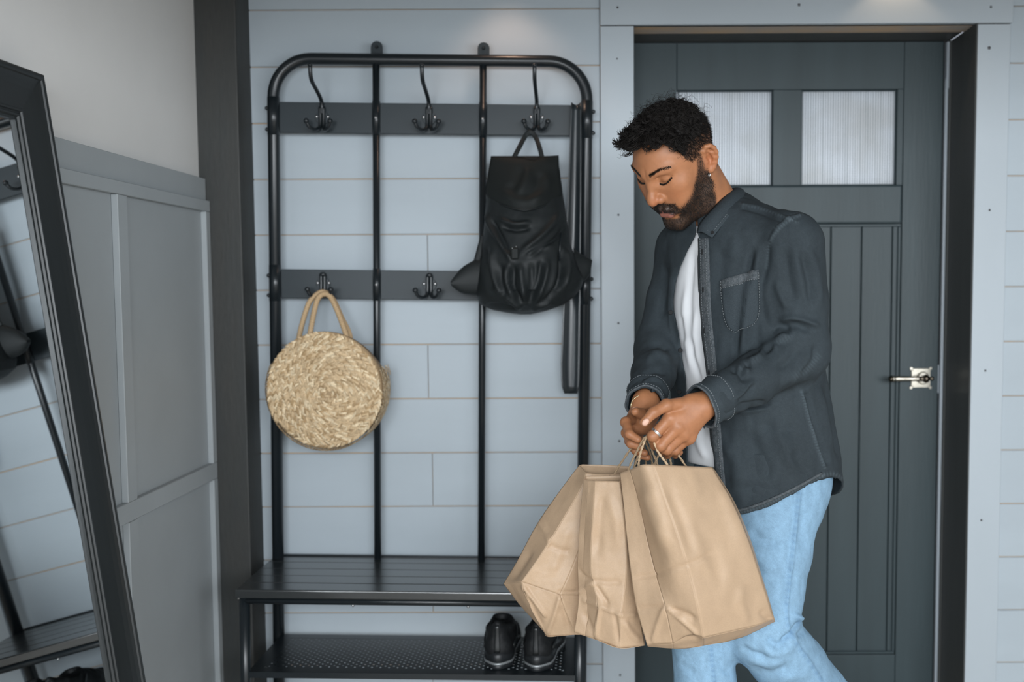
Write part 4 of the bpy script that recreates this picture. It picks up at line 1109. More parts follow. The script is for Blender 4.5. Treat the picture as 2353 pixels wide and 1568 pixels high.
# ---- pose: shoulders, arms, hands
SH_C = P(1680, 520, 2.47)
L_SH = SH_C+0.165*LD+V(0, 0, -.045); R_SH = SH_C-0.145*LD+V(0, 0, -.050)
L_EL, L_WR = P(1836, 806, 2.355), P(1614, 934, 2.195)
R_EL, R_WR = P(1516, 800, 2.52), P(1484, 926, 2.285)
LH = dict(
    thumb=[P(1585, 928, 2.182), P(1531, 932, 2.150), P(1502, 948, 2.136), P(1480, 971, 2.130)],
    index=[P(1540, 961, 2.158), P(1500, 1003, 2.150), P(1505, 1024, 2.175), P(1520, 1027, 2.195)],
    middle=[P(1557, 982, 2.157), P(1518, 1025, 2.156), P(1520, 1037, 2.182), P(1534, 1034, 2.200)],
    ring=[P(1571, 998, 2.166), P(1533, 1034, 2.170), P(1534, 1044, 2.195), P(1546, 1038, 2.212)],
    pinky=[P(1583, 1006, 2.182), P(1552, 1036, 2.190), P(1552, 1045, 2.212), P(1562, 1040, 2.224)])
RH = dict(
    thumb=[P(1500, 943, 2.262), P(1490, 955, 2.236), P(1473, 951, 2.214), P(1460, 946, 2.196)],
    index=[P(1457, 960, 2.262), P(1438, 971, 2.222), P(1446, 998, 2.190), P(1466, 1010, 2.182)],
    middle=[P(1456, 973, 2.280), P(1440, 995, 2.240), P(1450, 1020, 2.208), P(1470, 1027, 2.200)],
    ring=[P(1459, 986, 2.294), P(1447, 1014, 2.258), P(1461, 1036, 2.228), P(1481, 1041, 2.220)],
    pinky=[P(1464, 996, 2.306), P(1457, 1030, 2.275), P(1472, 1047, 2.250), P(1488, 1052, 2.243)])
FR = dict(thumb=[.0150, .0118, .0108, .0088], index=[.0122, .0102, .0090, .0078], middle=[.0122, .0104, .0092, .0080], ring=[.0118, .0098, .0088, .0076], pinky=[.0108, .0086, .0078, .0068])
def hand_sdf(p, H, wr, el, pal_k):
    ax = unit(wr-el)
    d = s_cone(p, wr-ax*.10, wr, .0300, .0262)
    for k in ('index', 'middle', 'ring', 'pinky'):
        d = smin(d, s_cone(p, wr+ax*.004, H[k][0], .0190, .0128), pal_k)
    d = smin(d, s_cone(p, H['index'][0], H['pinky'][0], .0110, .0100), .012)
    d = smin(d, s_cone(p, wr, H['thumb'][0], .018, .0155), .018)
    d = smin(d, s_cone(p, H['thumb'][0], H['index'][0]*.75+wr*.25, .013, .010), .016)
    for k in ('thumb', 'index', 'middle', 'ring', 'pinky'):
        f = s_chain(p, H[k], FR[k], .004)
        f = smin(f, np.sqrt(((p-np.asarray(H[k][1], np.float32))**2).sum(1))-FR[k][1]*1.06, .004)
        d = smin(d, f, .0050)
    return d
def lhand(p): return hand_sdf(p, LH, L_WR, L_EL, .016)
def rhand(p):
    d = hand_sdf(p, RH, R_WR, R_EL, .016)
    d = smin(d, s_cone(p, P(1487, 955, 2.262), P(1474, 985, 2.268), .017, .014), .012)      # heel of the open palm
    return smin(d, s_cone(p, P(1494, 950, 2.255), P(1492, 985, 2.275), .014, .012), .012)
def hand_mesh(fn, H, wr, el):
    pts = np.array([q for k in H for q in H[k]]+[wr, wr-unit(wr-el)*.06])
    v, f = surface_nets(fn, pts.min(0)-.03, pts.max(0)+.03, .0014, smooth=1)
    keep = ((v-(wr-unit(wr-el)*.075))@unit(wr-el)) > 0
    fk = keep[f].all(1); f = f[fk]; used = np.unique(f); mp_ = np.full(len(v), -1); mp_[used] = np.arange(len(used))
    v = v[used]; f = mp_[f]
    c = np.repeat(SKIN[None]*.93, len(v), 0)*(1+.06*hash_noise(v, 80, 2)+.05*hash_noise(v, 260, 4))[:, None]
    for k in H:                                      # knuckle creases and nails
        for j in (1, 2):
            dd = np.linalg.norm(v-H[k][j], axis=1); c *= (1-.16*np.exp(-((dd-FR[k][j]*1.0)/.0035)**2)*(np.exp(-(dd/.013)**2)))[:, None]
    return v, f, c
lv_, lf_, lc_ = hand_mesh(lhand, LH, L_WR, L_EL)
rv_, rf_, rc_ = hand_mesh(rhand, RH, R_WR, R_EL)
def nail(v, c, H, k, out):
    "finger nail: flat plate on the back of the last joint"
    a, b = H[k][2], H[k][3]; t = unit(b-a); o = unit(out-t*np.dot(out, t)); s_ = np.cross(t, o)
    cen = b+o*FR[k][3]*.75-t*.001; q = v-cen; x, y, z = q@s_, q@t, q@o
    m = sst(1-((x/.0062)**2+(y/.0080)**2), 0, .25)*(z > -.006)
    c[:] = c*(1-m[:, None])+V(.60, .37, .28)*m[:, None]
    edge = np.exp(-((((x/.0066)**2+(y/.0084)**2)-1.05)/.16)**2)*(z > -.006); c *= (1-.35*edge)[:, None]
    v += o*((m*.0007-edge*.0005))[:, None]
nail(lv_, lc_, LH, 'thumb', unit(P(1500, 990, 2.05)-LH['thumb'][3]))
nail(rv_, rc_, RH, 'thumb', unit(V(-.5, -.2, .8)))
# ---- torso under the clothes
TZ = np.array([.60, .80, .90, 1.00, 1.10, 1.20, 1.30, 1.40, 1.47])
TX = np.array([.380, .374, .368, .356, .342, .330, .320, .309, .300]); TY = np.array([2.515, 2.515, 2.51, 2.505, 2.495, 2.485, 2.478, 2.472, 2.478])
SA = np.array([.205, .203, .198, .191, .186, .186, .184, .172, .130]); SB = np.array([.168, .165, .160, .152, .145, .139, .130, .108, .080])
def torso(p, grow=0.0, n=2.25):
    z = p[:, 2]; cx = np.interp(z, TZ, TX); cy = np.interp(z, TZ, TY)
    a = np.interp(z, TZ, SA)+grow; b = np.interp(z, TZ, SB)+grow
    x, y = p[:, 0]-cx, p[:, 1]-cy
    u = np.abs(x*LD[0]+y*LD[1])/a; v = np.abs(x*FD[0]+y*FD[1])/b
    r = (u**n+v**n)**(1/n)
    return ((r-1)*np.minimum(a, b)).astype(np.float32)
def torso_u(p):
    z = p[:, 2]; x, y = p[:, 0]-np.interp(z, TZ, TX), p[:, 1]-np.interp(z, TZ, TY)
    return x*LD[0]+y*LD[1], x*FD[0]+y*FD[1]
def torso_capped(p, grow=0.0):
    d = torso(p, grow)
    u, v = torso_u(p)
    top = 1.505-.42*np.abs(u)-.10*np.abs(v)+grow*.8
    return smax(d, (p[:, 2]-top)*.88, .05)
def body_core(p):
    d = torso_capped(p, -.035)
    d = smax(d, .95-p[:, 2], .03)
    d = smin(d, s_cone(p, L_SH, L_EL, .042, .034), .03); d = smin(d, s_cone(p, L_EL, L_WR, .034, .026), .02)
    d = smin(d, s_cone(p, R_SH, R_EL, .042, .034), .03); d = smin(d, s_cone(p, R_EL, R_WR, .034, .026), .02)
    d = smin(d, s_cone(p, NB+V(0, 0, .02), NB-V(0, 0, .06), .05, .06), .04)
    return d
bv, bf = surface_nets(body_core, (-.02, 2.08, .64), (.66, 2.72, 1.54), .009, smooth=1)
BV = [hv, lv_, rv_, bv]; BF = [hf, lf_, rf_, bf]; BC = [col, lc_, rc_, np.repeat(SKIN[None], len(bv), 0)]
offs = np.cumsum([0]+[len(x) for x in BV[:-1]])
MT['skin'] = mat('skin', tuple(SKIN), 0.46, attr='Col', sss=0.10, bump=0.16, bscale=700, bdist=0.0006, spec=0.38)
def mparent(o, root=MAN): adopt(root, o); return o
body = mparent(mesh_np('body', np.concatenate(BV), np.concatenate([f+o for f, o in zip(BF, offs)]), MT['skin'], colors=np.concatenate(BC)))
tag(body, 'bearded face, neck and hands')

# ---- hair, beard, brows, lashes: fine tubes rooted in the skin
def strand_mesh(paths, radii, nside=3):
    "paths: (n, m, 3) array; radii: (m,) or (n, m)"
    n, m, _ = paths.shape
    t = np.gradient(paths, axis=1); t /= np.maximum(np.linalg.norm(t, axis=2, keepdims=True), 1e-9)
    ref = np.where(np.abs(t[..., 2:3]) < .8, np.array([0, 0, 1.]), np.array([1., 0, 0]))
    a = np.cross(t, ref); a /= np.maximum(np.linalg.norm(a, axis=2, keepdims=True), 1e-9); b = np.cross(t, a)
    r = np.broadcast_to(radii, (n, m))[..., None]
    ring = np.stack([paths+r*(a*math.cos(2*math.pi*k/nside)+b*math.sin(2*math.pi*k/nside)) for k in range(nside)], 2)
    v = ring.reshape(-1, 3)
    i = np.arange(n)[:, None, None]*m*nside; j = np.arange(m-1)[None, :, None]*nside; k = np.arange(nside)[None, None, :]; k2 = (k+1) % nside
    f = np.stack([i+j+k, i+j+k2, i+j+nside+k2, i+j+nside+k], -1).reshape(-1, 4)
    return v, f
rg = np.random.default_rng(11)
hn = normals(hv, hf); hnl = hn@HR.T
MT['hair'] = mat('black_curly_hair', (0.011, 0.009, 0.008), 0.62, spec=0.25)
MT['beard'] = mat('dark_beard_hair', (0.011, 0.008, 0.006), 0.5, spec=0.35)
def pick(mask, n):
    w = mask/mask.sum(); return rg.choice(len(mask), n, p=w)
# curls on the top
topm = scalp_mask(hq[:, 0], hF_, hU_)*sst(hU_+.25*hF_, .056, .078)*sst(hF_, -.088, -.05)
ii = pick(topm*(1+1.2*sst(hF_, .02, .07)), 4200); m_ = 34
root = hv[ii]; nl = hnl[ii]; ql = hq[ii]
fwd = sst(ql[:, 1], .00, .07)
flow = nl*1.0+np.stack([rg.normal(0, .35, len(ii)), .25+.80*fwd, .05+.10*fwd], -1)+rg.normal(0, .25, (len(ii), 3))
sidef = sst(np.abs(ql[:, 0]), .028, .058)
flow += sidef[:, None]*np.array([0, -.35, 1.1])
flow /= np.linalg.norm(flow, axis=1, keepdims=True)
length = (.0155+.006*sst(ql[:, 2], .085, .115)+.034*fwd)*rg.uniform(.65, 1.2, len(ii))
tt = np.linspace(0, 1, m_)
s1 = np.cross(flow, rg.normal(size=flow.shape)); s1 /= np.linalg.norm(s1, axis=1, keepdims=True); s2 = np.cross(flow, s1)
rad = rg.uniform(.0030, .0056, len(ii))*(1+.45*fwd); turns = rg.uniform(1.3, 2.6, len(ii)); ph = rg.uniform(0, 6.28, len(ii))
# neighbouring hairs curl together in ringlets
cid = rg.choice(len(ii), 330, replace=False); near = np.argmin(((ql[:, None]-ql[cid][None])**2).sum(2), 1); pc = cid[near]
flow = flow[pc]+rg.normal(0, .05, flow.shape); flow /= np.linalg.norm(flow, axis=1, keepdims=True)
s1 = s1[pc]; s1 = s1-flow*(s1*flow).sum(1, keepdims=True); s1 /= np.linalg.norm(s1, axis=1, keepdims=True); s2 = np.cross(flow, s1)
rad = rad[pc]*rg.uniform(.9, 1.15, len(ii)); turns = turns[pc]+rg.normal(0, .06, len(ii)); ph = ph[pc]+rg.normal(0, .22, len(ii)); length = length*.45+length[pc]*.55
ang = ph[:, None]+2*math.pi*turns[:, None]*tt
grow_ = np.minimum(tt*2.5, 1)[None]*rad[:, None]
loc = flow[:, None]*(length[:, None]*tt)[..., None]+(s1[:, None]*np.cos(ang)[..., None]+s2[:, None]*np.sin(ang)[..., None])*grow_[..., None]
droop = np.zeros_like(loc); droop[..., 2] = -.004*(fwd[:, None]*tt**2); droop[..., 1] = .014*(fwd[:, None]*tt**2)
pull = (ql[pc]-ql)*.55
path = root[:, None]+(loc+droop+pull[:, None]*np.minimum(tt*1.5, 1)[None, :, None])@HR
v1, f1 = strand_mesh(path, .00085*(1-.45*tt)*1.0, 3)
# fine frizz over it
ii = pick(topm, 500); root = hv[ii]; nl = hnl[ii]+rg.normal(0, .4, (500, 3)); nl[:, 1] += .5*sst(hq[ii, 1], .0, .06); nl /= np.linalg.norm(nl, axis=1, keepdims=True)
s1 = np.cross(nl, rg.normal(size=nl.shape)); s1 /= np.linalg.norm(s1, axis=1, keepdims=True); s2 = np.cross(nl, s1)
ang = rg.uniform(0, 6.28, 500)[:, None]+2*math.pi*rg.uniform(1, 2.4, 500)[:, None]*tt
loc = nl[:, None]*(rg.uniform(.022, .042, 500)[:, None]*tt)[..., None]+(s1[:, None]*np.cos(ang)[..., None]+s2[:, None]*np.sin(ang)[..., None])*(rg.uniform(.003, .008, 500)[:, None]*np.minimum(tt*2, 1))[..., None]
v2, f2 = strand_mesh(root[:, None]+loc@HR, .00032*(1-.4*tt), 3)
# short faded sides
sidem = scalp_mask(hq[:, 0], hF_, hU_)*(1-topm)*np.interp(hU_, [-.05, .03, .06], [.25, .6, 1.0])
ii = pick(sidem, 5200); m3 = 4; t3 = np.linspace(0, 1, m3)
d3 = hnl[ii]*.55+np.array([0, .15, -.35])+rg.normal(0, .28, (len(ii), 3)); d3 /= np.linalg.norm(d3, axis=1, keepdims=True)
l3 = np.interp(hq[ii, 2], [-.04, .02, .05, .08], [.002, .004, .009, .014])*rg.uniform(.7, 1.2, len(ii))
v3, f3 = strand_mesh(hv[ii][:, None]+((d3*l3[:, None])[:, None]*t3[None, :, None])@HR, .00042*(1-.6*t3), 3)
# inner mass that closes the gaps between the curls
def hair_mass(p):
    q = w2h(p.astype(np.float32))
    d = s_ell(q, (0, -.003, .045), (.0775, .095, .083))
    d = smin(d, s_ell(q, (0, .060, .102), (.044, .030, .014)), .02)
    d = smin(d, s_ell(q, (0, .002, .100), (.056, .070, .020)), .02)
    line = np.interp(q[:, 1], [-.12, -.03, .0, .025, .045, .062, .10], [.020, .040, .058, .075, .098, .108, .112]).astype(np.float32)
    d = smax(d, line-q[:, 2]+.10*np.abs(q[:, 0]), .012)
    return d+(.0042*hash_noise(p, 95, 8)+.0024*hash_noise(p, 210, 9)).astype(np.float32)
v4, f4 = surface_nets(hair_mass, _cr.min(0)-.03, _cr.max(0)+.04, .003, smooth=1)
hv_all = [v1, v2, v3, v4]; ho = np.cumsum([0]+[len(x) for x in hv_all[:-1]])
hair = mparent(mesh_np('hair', np.concatenate(hv_all), np.concatenate([f+o for f, o in zip([f1, f2, f3, f4], ho)]), MT['hair'])); tag(hair, 'short black curly hair with faded sides', kind='stuff')
# beard
ii = pick(bm**1.6, 9000); t3 = np.linspace(0, 1, 4)
mou = (hq[ii, 1] > .075) & (hq[ii, 2] > -.056)
d3 = hnl[ii]*.45+np.array([0, .10, -.75])+rg.normal(0, .25, (len(ii), 3)); d3[:, 0] += np.where(mou, np.sign(hq[ii, 0])*.5, 0); d3 /= np.linalg.norm(d3, axis=1, keepdims=True)
l3 = np.where(mou, .0036, np.interp(hq[ii, 2], [-.10, -.04, .02], [.0026, .0034, .0022]))*rg.uniform(.6, 1.2, len(ii))
vb, fb = strand_mesh(hv[ii][:, None]+((d3*l3[:, None])[:, None]*t3[None, :, None])@HR, .00034*(1-.6*t3), 3)
tag(mparent(mesh_np('beard', vb, fb, MT['beard'])), 'short dark beard and moustache', kind='stuff')
# brows and lashes
def along(pts, n, jit):
    pts = np.array(smooth_path([np.array(p) for p in pts], 10)); t = rg.uniform(0, 1, n)*(len(pts)-1); i = np.minimum(t.astype(int), len(pts)-2); fr = (t-i)[:, None]
    return pts[i]*(1-fr)+pts[i+1]*fr+rg.normal(0, 1, (n, 3))*np.array(jit), unit_rows(pts[i+1]-pts[i]), t/(len(pts)-1)
def unit_rows(a): return a/np.maximum(np.linalg.norm(a, axis=1, keepdims=True), 1e-9)
bvs = []; lvs = []
for s in (-1, 1):
    bp, bd, bt = along([(s*.011, .0985, .0400), (s*.022, .0960, .0445), (s*.036, .0885, .0485), (s*.054, .0755, .0468)], 560, (.0004, .0006, .0014))
    pw = snap(head_sdf, h2w(bp), 5)[0]
    dd = bd+np.array([0, .25, .25])+rg.normal(0, .15, bd.shape); dd[:, 2] += (1-bt)*.8; dd = unit_rows(dd)*(rg.uniform(.0035, .0060, len(dd))*(1-.35*bt))[:, None]
    bvs.append(pw[:, None]+(dd[:, None]*t3[None, :, None])@HR)
    lp, ld, lt = along([(s*.0175, .0880, .0158), (s*.024, .0900, .0140), (s*.032, .0900, .0145), (s*.041, .0855, .0178), (s*.0490, .0775, .0238)], 260, (.0002, .0002, .0004))
    dd = unit_rows(np.array([0, .75, -.55])+ld*0.35*np.array([1, 0, 0])+rg.normal(0, .12, ld.shape)+np.array([s*.3, 0, 0])*lt[:, None])*(rg.uniform(.0025, .0045, len(ld)))[:, None]
    lvs.append(h2w(lp)[:, None]+(dd[:, None]*t3[None, :, None])@HR)
vb, fb = strand_mesh(np.concatenate(bvs), .00024*(1-.5*t3), 3); tag(mparent(mesh_np('eyebrow', vb, fb, MT['beard'])), kind='stuff')
vb, fb = strand_mesh(np.concatenate(lvs), .00038*(1-.6*t3), 3); tag(mparent(mesh_np('eyelash', vb, fb, MT['beard'])), kind='stuff')
# ---- jewellery
MT['silver'] = mat('silver', (0.75, 0.75, 0.76), 0.22, metal=1.0)
MT['gold'] = mat('pale_gold', (0.70, 0.58, 0.38), 0.3, metal=1.0)
def ring_path(c, ax, r, n=20, squash=1.0):
    ax = unit(ax); a = unit(np.cross(ax, V(.3, .2, 1))); b = np.cross(ax, a)
    return [c+r*(a*math.cos(2*math.pi*k/n)+squash*b*math.sin(2*math.pi*k/n)) for k in range(n)]
ec = march(head_sdf, [1627], [398], 2.2, 2.5)[0]
mparent(MB().tube(ring_path(ec+V(.002, -.002, -.004), V(-.75, -.25, .1), .0048), .0013, 8, closed=True).build('earring', MT['silver']))
a, b = LH['index'][0], LH['index'][1]; rc = a+(b-a)*.80
m = MB(); 
for o_ in (-.0016, 0, .0016): m.tube(ring_path(rc+unit(b-a)*o_, b-a, .0116), .0010, 8, closed=True)
mparent(m.build('finger_ring', MT['silver']))
ax = unit(R_WR-R_EL); m = MB(); bp = ring_path(R_WR+ax*.019, ax+V(.1, 0, .25), .0285, 64, .9)
for k, q in enumerate(bp): m.ball(q, .0019 if k % 2 else .0015, 6, 4)
mparent(m.build('bracelet', MT['gold']))
# ================================================================ CLOTHES
def interp_px(y, tab): t = np.array(tab, float); return np.interp(y, t[:, 0], t[:, 1])
OP_L = [(520,1600),(545,1598),(580,1580),(615,1564),(650,1553),(690,1547),(715,1548),(745,1556),(770,1562),(820,1569),(870,1577),(940,1578),(1000,1580),(1080,1581),(1300,1590)]
OP_R = [(520,1604),(560,1606),(640,1606),(700,1608),(760,1613),(810,1619),(870,1626),(950,1632),(1020,1637),(1080,1641),(1300,1655)]
def shirt_vol(p):
    d = torso_capped(p, 0.0)
    d = smin(d, s_cone(p, NB-V(0, 0, .035), L_SH, .050, .060), .05)
    d = smin(d, s_cone(p, NB-V(0, 0, .035), R_SH, .050, .060), .05)
    a = s_chain(p, [L_SH, L_SH*.45+L_EL*.55+V(.004, 0, 0), L_EL], [.070, .066, .060], .01)
    a = smin(a, s_chain(p, [L_EL, L_EL*.5+L_WR*.5+V(0, 0, -.004), L_WR-unit(L_WR-L_EL)*.030], [.060, .052, .0415], .01), .030)
    d = smin(d, a, .016)
    a = s_chain(p, [R_SH, R_SH*.5+R_EL*.5, R_EL], [.056, .056, .053], .01)
    a = smin(a, s_chain(p, [R_EL, R_EL*.5+R_WR*.5, R_WR-unit(R_WR-R_EL)*.012], [.053, .047, .0405], .01), .030)
    return smin(d, a, .016)
def shirt_sdf(p):
    p = p.astype(np.float32)
    d0 = shirt_vol(p)
    px = proj(p); sc = (p[:, 1]/F_PX)
    u, v = torso_u(p)
    od = np.maximum(interp_px(px[:, 1], OP_L)-px[:, 0], px[:, 0]-interp_px(px[:, 1], OP_R))*sc
    od = np.maximum(od, -v+.02)
    d = smax(d0, -np.maximum(od, -d0-.020), .003)
    # neck hole
    d = smax(d, -s_cone(p, NB+V(-.02, -.02, .08), NB+V(-.006, -.008, -.012), .066, .056), .004)
    # shirt tail hem, with room underneath
    a = np.interp(p[:, 2], TZ, SA); hem = .792+.085*np.clip(np.abs(u)/a, 0, 1)**3
    armfree = np.minimum(s_cone(p, L_SH, L_EL, .08, .075), s_cone(p, L_EL, L_WR, .075, .06)); armfree = np.minimum(armfree, s_cone(p, R_EL, R_WR, .07, .06))
    d = smax(d, np.minimum(hem-p[:, 2], armfree), .003)
    d = np.maximum(d, -np.maximum(torso(p, -.007), p[:, 2]-.93))
    # open cuffs
    for wr, el, r in ((L_WR, L_EL, .036), (R_WR, R_EL, .035)):
        ax = unit(wr-el)
        d = np.maximum(d, -np.maximum(s_cone(p, wr-ax*.05, wr+ax*.06, r), -1))
    return d.astype(np.float32)
sv, sf = surface_nets(shirt_sdf, (-.01, 2.05, .76), (.70, 2.74, 1.56), .0030, smooth=2)
# folds read along the sleeves, chest and tail: (line, width px, height m)
FOLDS = [
 ([(1764,545),(1760,600),(1750,660),(1752,710),(1768,765)], 9, -.008, .3),
 ([(1766,768),(1788,750),(1806,757),(1822,780)], 8, -.009), ([(1785,737),(1825,730),(1863,742),(1890,756)], 8, .007), ([(1788,752),(1830,748),(1868,764)], 9, -.006),
 ([(1770,800),(1800,775),(1828,768)], 9, .007), ([(1745,822),(1775,792),(1800,790)], 7, -.006),
 ([(1715,838),(1740,822),(1762,800)], 8, .007), ([(1700,850),(1728,835)], 7, -.005),
 ([(1678,860),(1692,850),(1708,868),(1712,884)], 8, -.007), ([(1686,850),(1708,846),(1722,866)], 8, .006),
 ([(1680,918),(1703,908),(1722,885),(1732,868)], 7, .006), ([(1690,926),(1716,905),(1735,880)], 7, -.005),
 ([(1688,936),(1737,929),(1785,935)], 7, -.006), ([(1690,948),(1740,942),(1790,925)], 7, .005),
 ([(1790,890),(1840,850),(1872,800)], 12, .004), ([(1780,850),(1815,830),(1840,790)], 11, -.005), ([(1830,870),(1865,830),(1880,780)], 9, -.004),
 ([(1858,560),(1878,640),(1884,720)], 10, .005), ([(1838,570),(1858,650),(1866,715)], 10, -.005), ([(1800,560),(1812,640),(1830,715)], 14, -.005), ([(1820,540),(1836,620),(1846,690)], 12, .004),
 ([(1780,640),(1800,690),(1820,712)], 10, .004),
 ([(1730,560),(1722,615),(1706,660),(1697,740),(1690,830)], 8, -.006, .3), ([(1746,560),(1738,620),(1722,670),(1712,745),(1704,830)], 9, .005, .3),
 ([(1660,560),(1655,620),(1650,700)], 14, -.003), ([(1690,540),(1680,600)], 14, .003),
 ([(1660,760),(1655,850),(1660,890)], 12, .004), ([(1745,700),(1736,780),(1735,830)], 11, -.005),
 ([(1842,900),(1860,965),(1880,1030),(1897,1078)], 4, .0035, .1), ([(1852,900),(1870,965),(1889,1030),(1905,1072)], 6, -.004, .1),
 ([(1895,860),(1908,930),(1922,1010),(1930,1070)], 8, -.006), ([(1880,880),(1896,960),(1914,1040)], 9, .005),
 ([(1660,1010),(1690,1060),(1700,1130)], 18, .005), ([(1700,985),(1740,1040),(1760,1120)], 20, -.006), ([(1780,960),(1800,1020),(1830,1090)], 18, .006), ([(1740,970),(1790,990),(1840,980)], 16, -.005),
 ([(1820,1030),(1840,1070),(1870,1090)], 12, -.004), ([(1690,1110),(1740,1130),(1800,1120)], 16, -.004),
 ([(1530,600),(1525,680),(1515,750)], 8, -.006), ([(1548,600),(1540,700),(1545,800)], 7, .004), ([(1490,800),(1515,790),(1540,810)], 8, -.007), ([(1480,840),(1510,815),(1545,835)], 8, .006), ([(1475,870),(1505,850),(1540,862)], 7, -.006), ([(1470,890),(1500,872),(1535,890)], 7, .005),
 ([(1480,910),(1510,890),(1530,905)], 6, -.005), ([(1528,870),(1545,900),(1548,940)], 8, -.005), ([(1556,760),(1560,850),(1566,950)], 8, .003),
 ([(1700,470),(1750,482),(1800,500),(1835,515)], 5, .0025, .1), ([(1704,478),(1750,491),(1800,510)], 5, -.0025, .1),
 ([(1842,492),(1812,505),(1785,528),(1768,556)], 4.5, .003, .1),
]
sv = crease(sv, sf, [(l[0], l[1], l[2]*1.45, *l[3:]) if i not in (0, 1) else l for i, l in enumerate(FOLDS)])
sn = normals(sv, sf)
wr_amt = .0026*hash_noise(sv*np.array([1, 1, .5]), 26, 21)+.0010*hash_noise(sv*np.array([1, 1, .6]), 70, 22)
sv = sv+sn*wr_amt[:, None]
sv = laplace(sv, sf, .3)
spx = proj(sv)
SHIRT = V(.030, .039, .045)
scol = np.repeat(SHIRT[None], len(sv), 0)*(1+.13*hash_noise(sv, 14, 31)+.10*hash_noise(sv*np.array([1, 1, .35]), 60, 32)+.10*hash_noise(sv, 300, 33))[:, None]
# worn seams: pale, broken lines along the stitching
front = ((sn*(sv-CAM)).sum(1) < 0)
def worn(line, w, amt, period=7.0, seed=0):
    sp = np.array(smooth_path([np.array(q, float) for q in line], 6)) if len(line) > 2 else np.array(line, float)
    d, t = line_dist(spx, sp); L_ = np.linalg.norm(np.diff(sp, axis=0), axis=1).sum()
    k = amt*np.exp(-(d/w)**2)*(.55+.45*np.sin(t*L_/period*6.283+seed))*front
    scol[:] = scol*(1+k[:, None]*np.array([1.05, 1.0, .97]))
for L_, w, a in ([[(1842,900),(1860,965),(1880,1030),(1897,1078)], 4, 1.0], [[(1846,492),(1814,507),(1787,530),(1768,560),(1762,620)], 3.5, .9], [[(1840,486),(1808,500),(1780,524)], 3, .7],
    [[(1700,468),(1750,480),(1800,498),(1838,512)], 3.5, .8], [[(1690,1183),(1740,1168),(1800,1142),(1850,1118),(1893,1092)], 5, 1.2], [[(1893,1092),(1915,1090),(1937,1099)], 5, 1.0],
    [[(1825,870),(1858,846),(1886,815)], 9, .5], [[(1780,792),(1820,770)], 8, .45], [[(1700,845),(1740,822)], 8, .4]): worn(L_, w, a)
MT['shirt'] = mat('charcoal_denim', tuple(SHIRT), 0.85, attr='Col', bump=0.35, bscale=900, bdist=0.0006, fine=0.22, fscale=1400, spec=0.2)
shirt = mparent(mesh_np('shirt', sv, sf, MT['shirt'], colors=scol)); tag(shirt, 'open charcoal denim shirt')
MT['denimseam'] = mat('charcoal_denim_seam', (.046, .056, .063), 0.85, fine=0.35, fscale=700, bump=.5, bscale=500, bdist=.001, spec=.2, color2=(.10, .11, .118), vscale=160)
MT['cuffcloth'] = mat('charcoal_denim_cuff', (.035, .045, .052), 0.85, fine=0.25, fscale=900, bump=.4, bscale=300, bdist=.001, spec=.2)
MT['stitch'] = mat('pale_stitch', (.17, .19, .20), 0.8)
MT['button'] = mat('black_button', (.012, .013, .014), 0.65, spec=.2)
def sub(o, par=shirt): o.parent = par; return o
# mparent stores an inverse, so children of the shirt sit in world space through it
def kid(o): o.parent = shirt; o.matrix_parent_inverse = Matrix.Translation(-Vector(MAN.location)).inverted() @ Matrix.Translation(-Vector(MAN.location)); return o
shirt_wm = Matrix.Identity(4)
def shell(rows, th, name, m, out=None, smooth=True):
    "closed sheet with thickness from a grid of points"
    A = np.array(rows); nr, nc, _ = A.shape
    du = np.gradient(A, axis=1); dv = np.gradient(A, axis=0); n = np.cross(du, dv); n /= np.maximum(np.linalg.norm(n, axis=2, keepdims=True), 1e-9)
    c = A.reshape(-1, 3).mean(0)
    ref = out if out is not None else (CAM-c)
    if (n.reshape(-1, 3)@np.asarray(ref)).sum() < 0: n = -n
    T = A; Bk = A-n*th; mb = MB()
    vs = list(T.reshape(-1, 3))+list(Bk.reshape(-1, 3)); N_ = nr*nc; fs = []
    for i in range(nr-1):
        for j in range(nc-1):
            a, b, c_, d = i*nc+j, i*nc+j+1, (i+1)*nc+j+1, (i+1)*nc+j
            fs.append((a, b, c_, d)); fs.append((N_+d, N_+c_, N_+b, N_+a))
    per = [(0, j) for j in range(nc)]+[(i, nc-1) for i in range(1, nr)]+[(nr-1, j) for j in range(nc-2, -1, -1)]+[(i, 0) for i in range(nr-2, 0, -1)]
    for k in range(len(per)):
        a = per[k][0]*nc+per[k][1]; b = per[(k+1) % len(per)]; b = b[0]*nc+b[1]
        fs.append((a, N_+a, N_+b, b))
    return mb.add(vs, fs, smooth).build(name, m)
from mathutils.bvhtree import BVHTree
SBVH = BVHTree.FromPolygons([tuple(x) for x in sv.tolist()], sf.tolist())
def on_shirt(px, py, off=.002, bvh=None):
    d = FWD+RIGHT*(px-CX)/F_PX-UP*(py-CY)/F_PX; d = unit(d)
    h = (bvh or SBVH).ray_cast(Vector(CAM), Vector(d))
    if h[0] is None: return None
    return np.array(h[0])+np.array(h[1])*off*(1 if np.dot(np.array(h[1]), d) < 0 else -1)
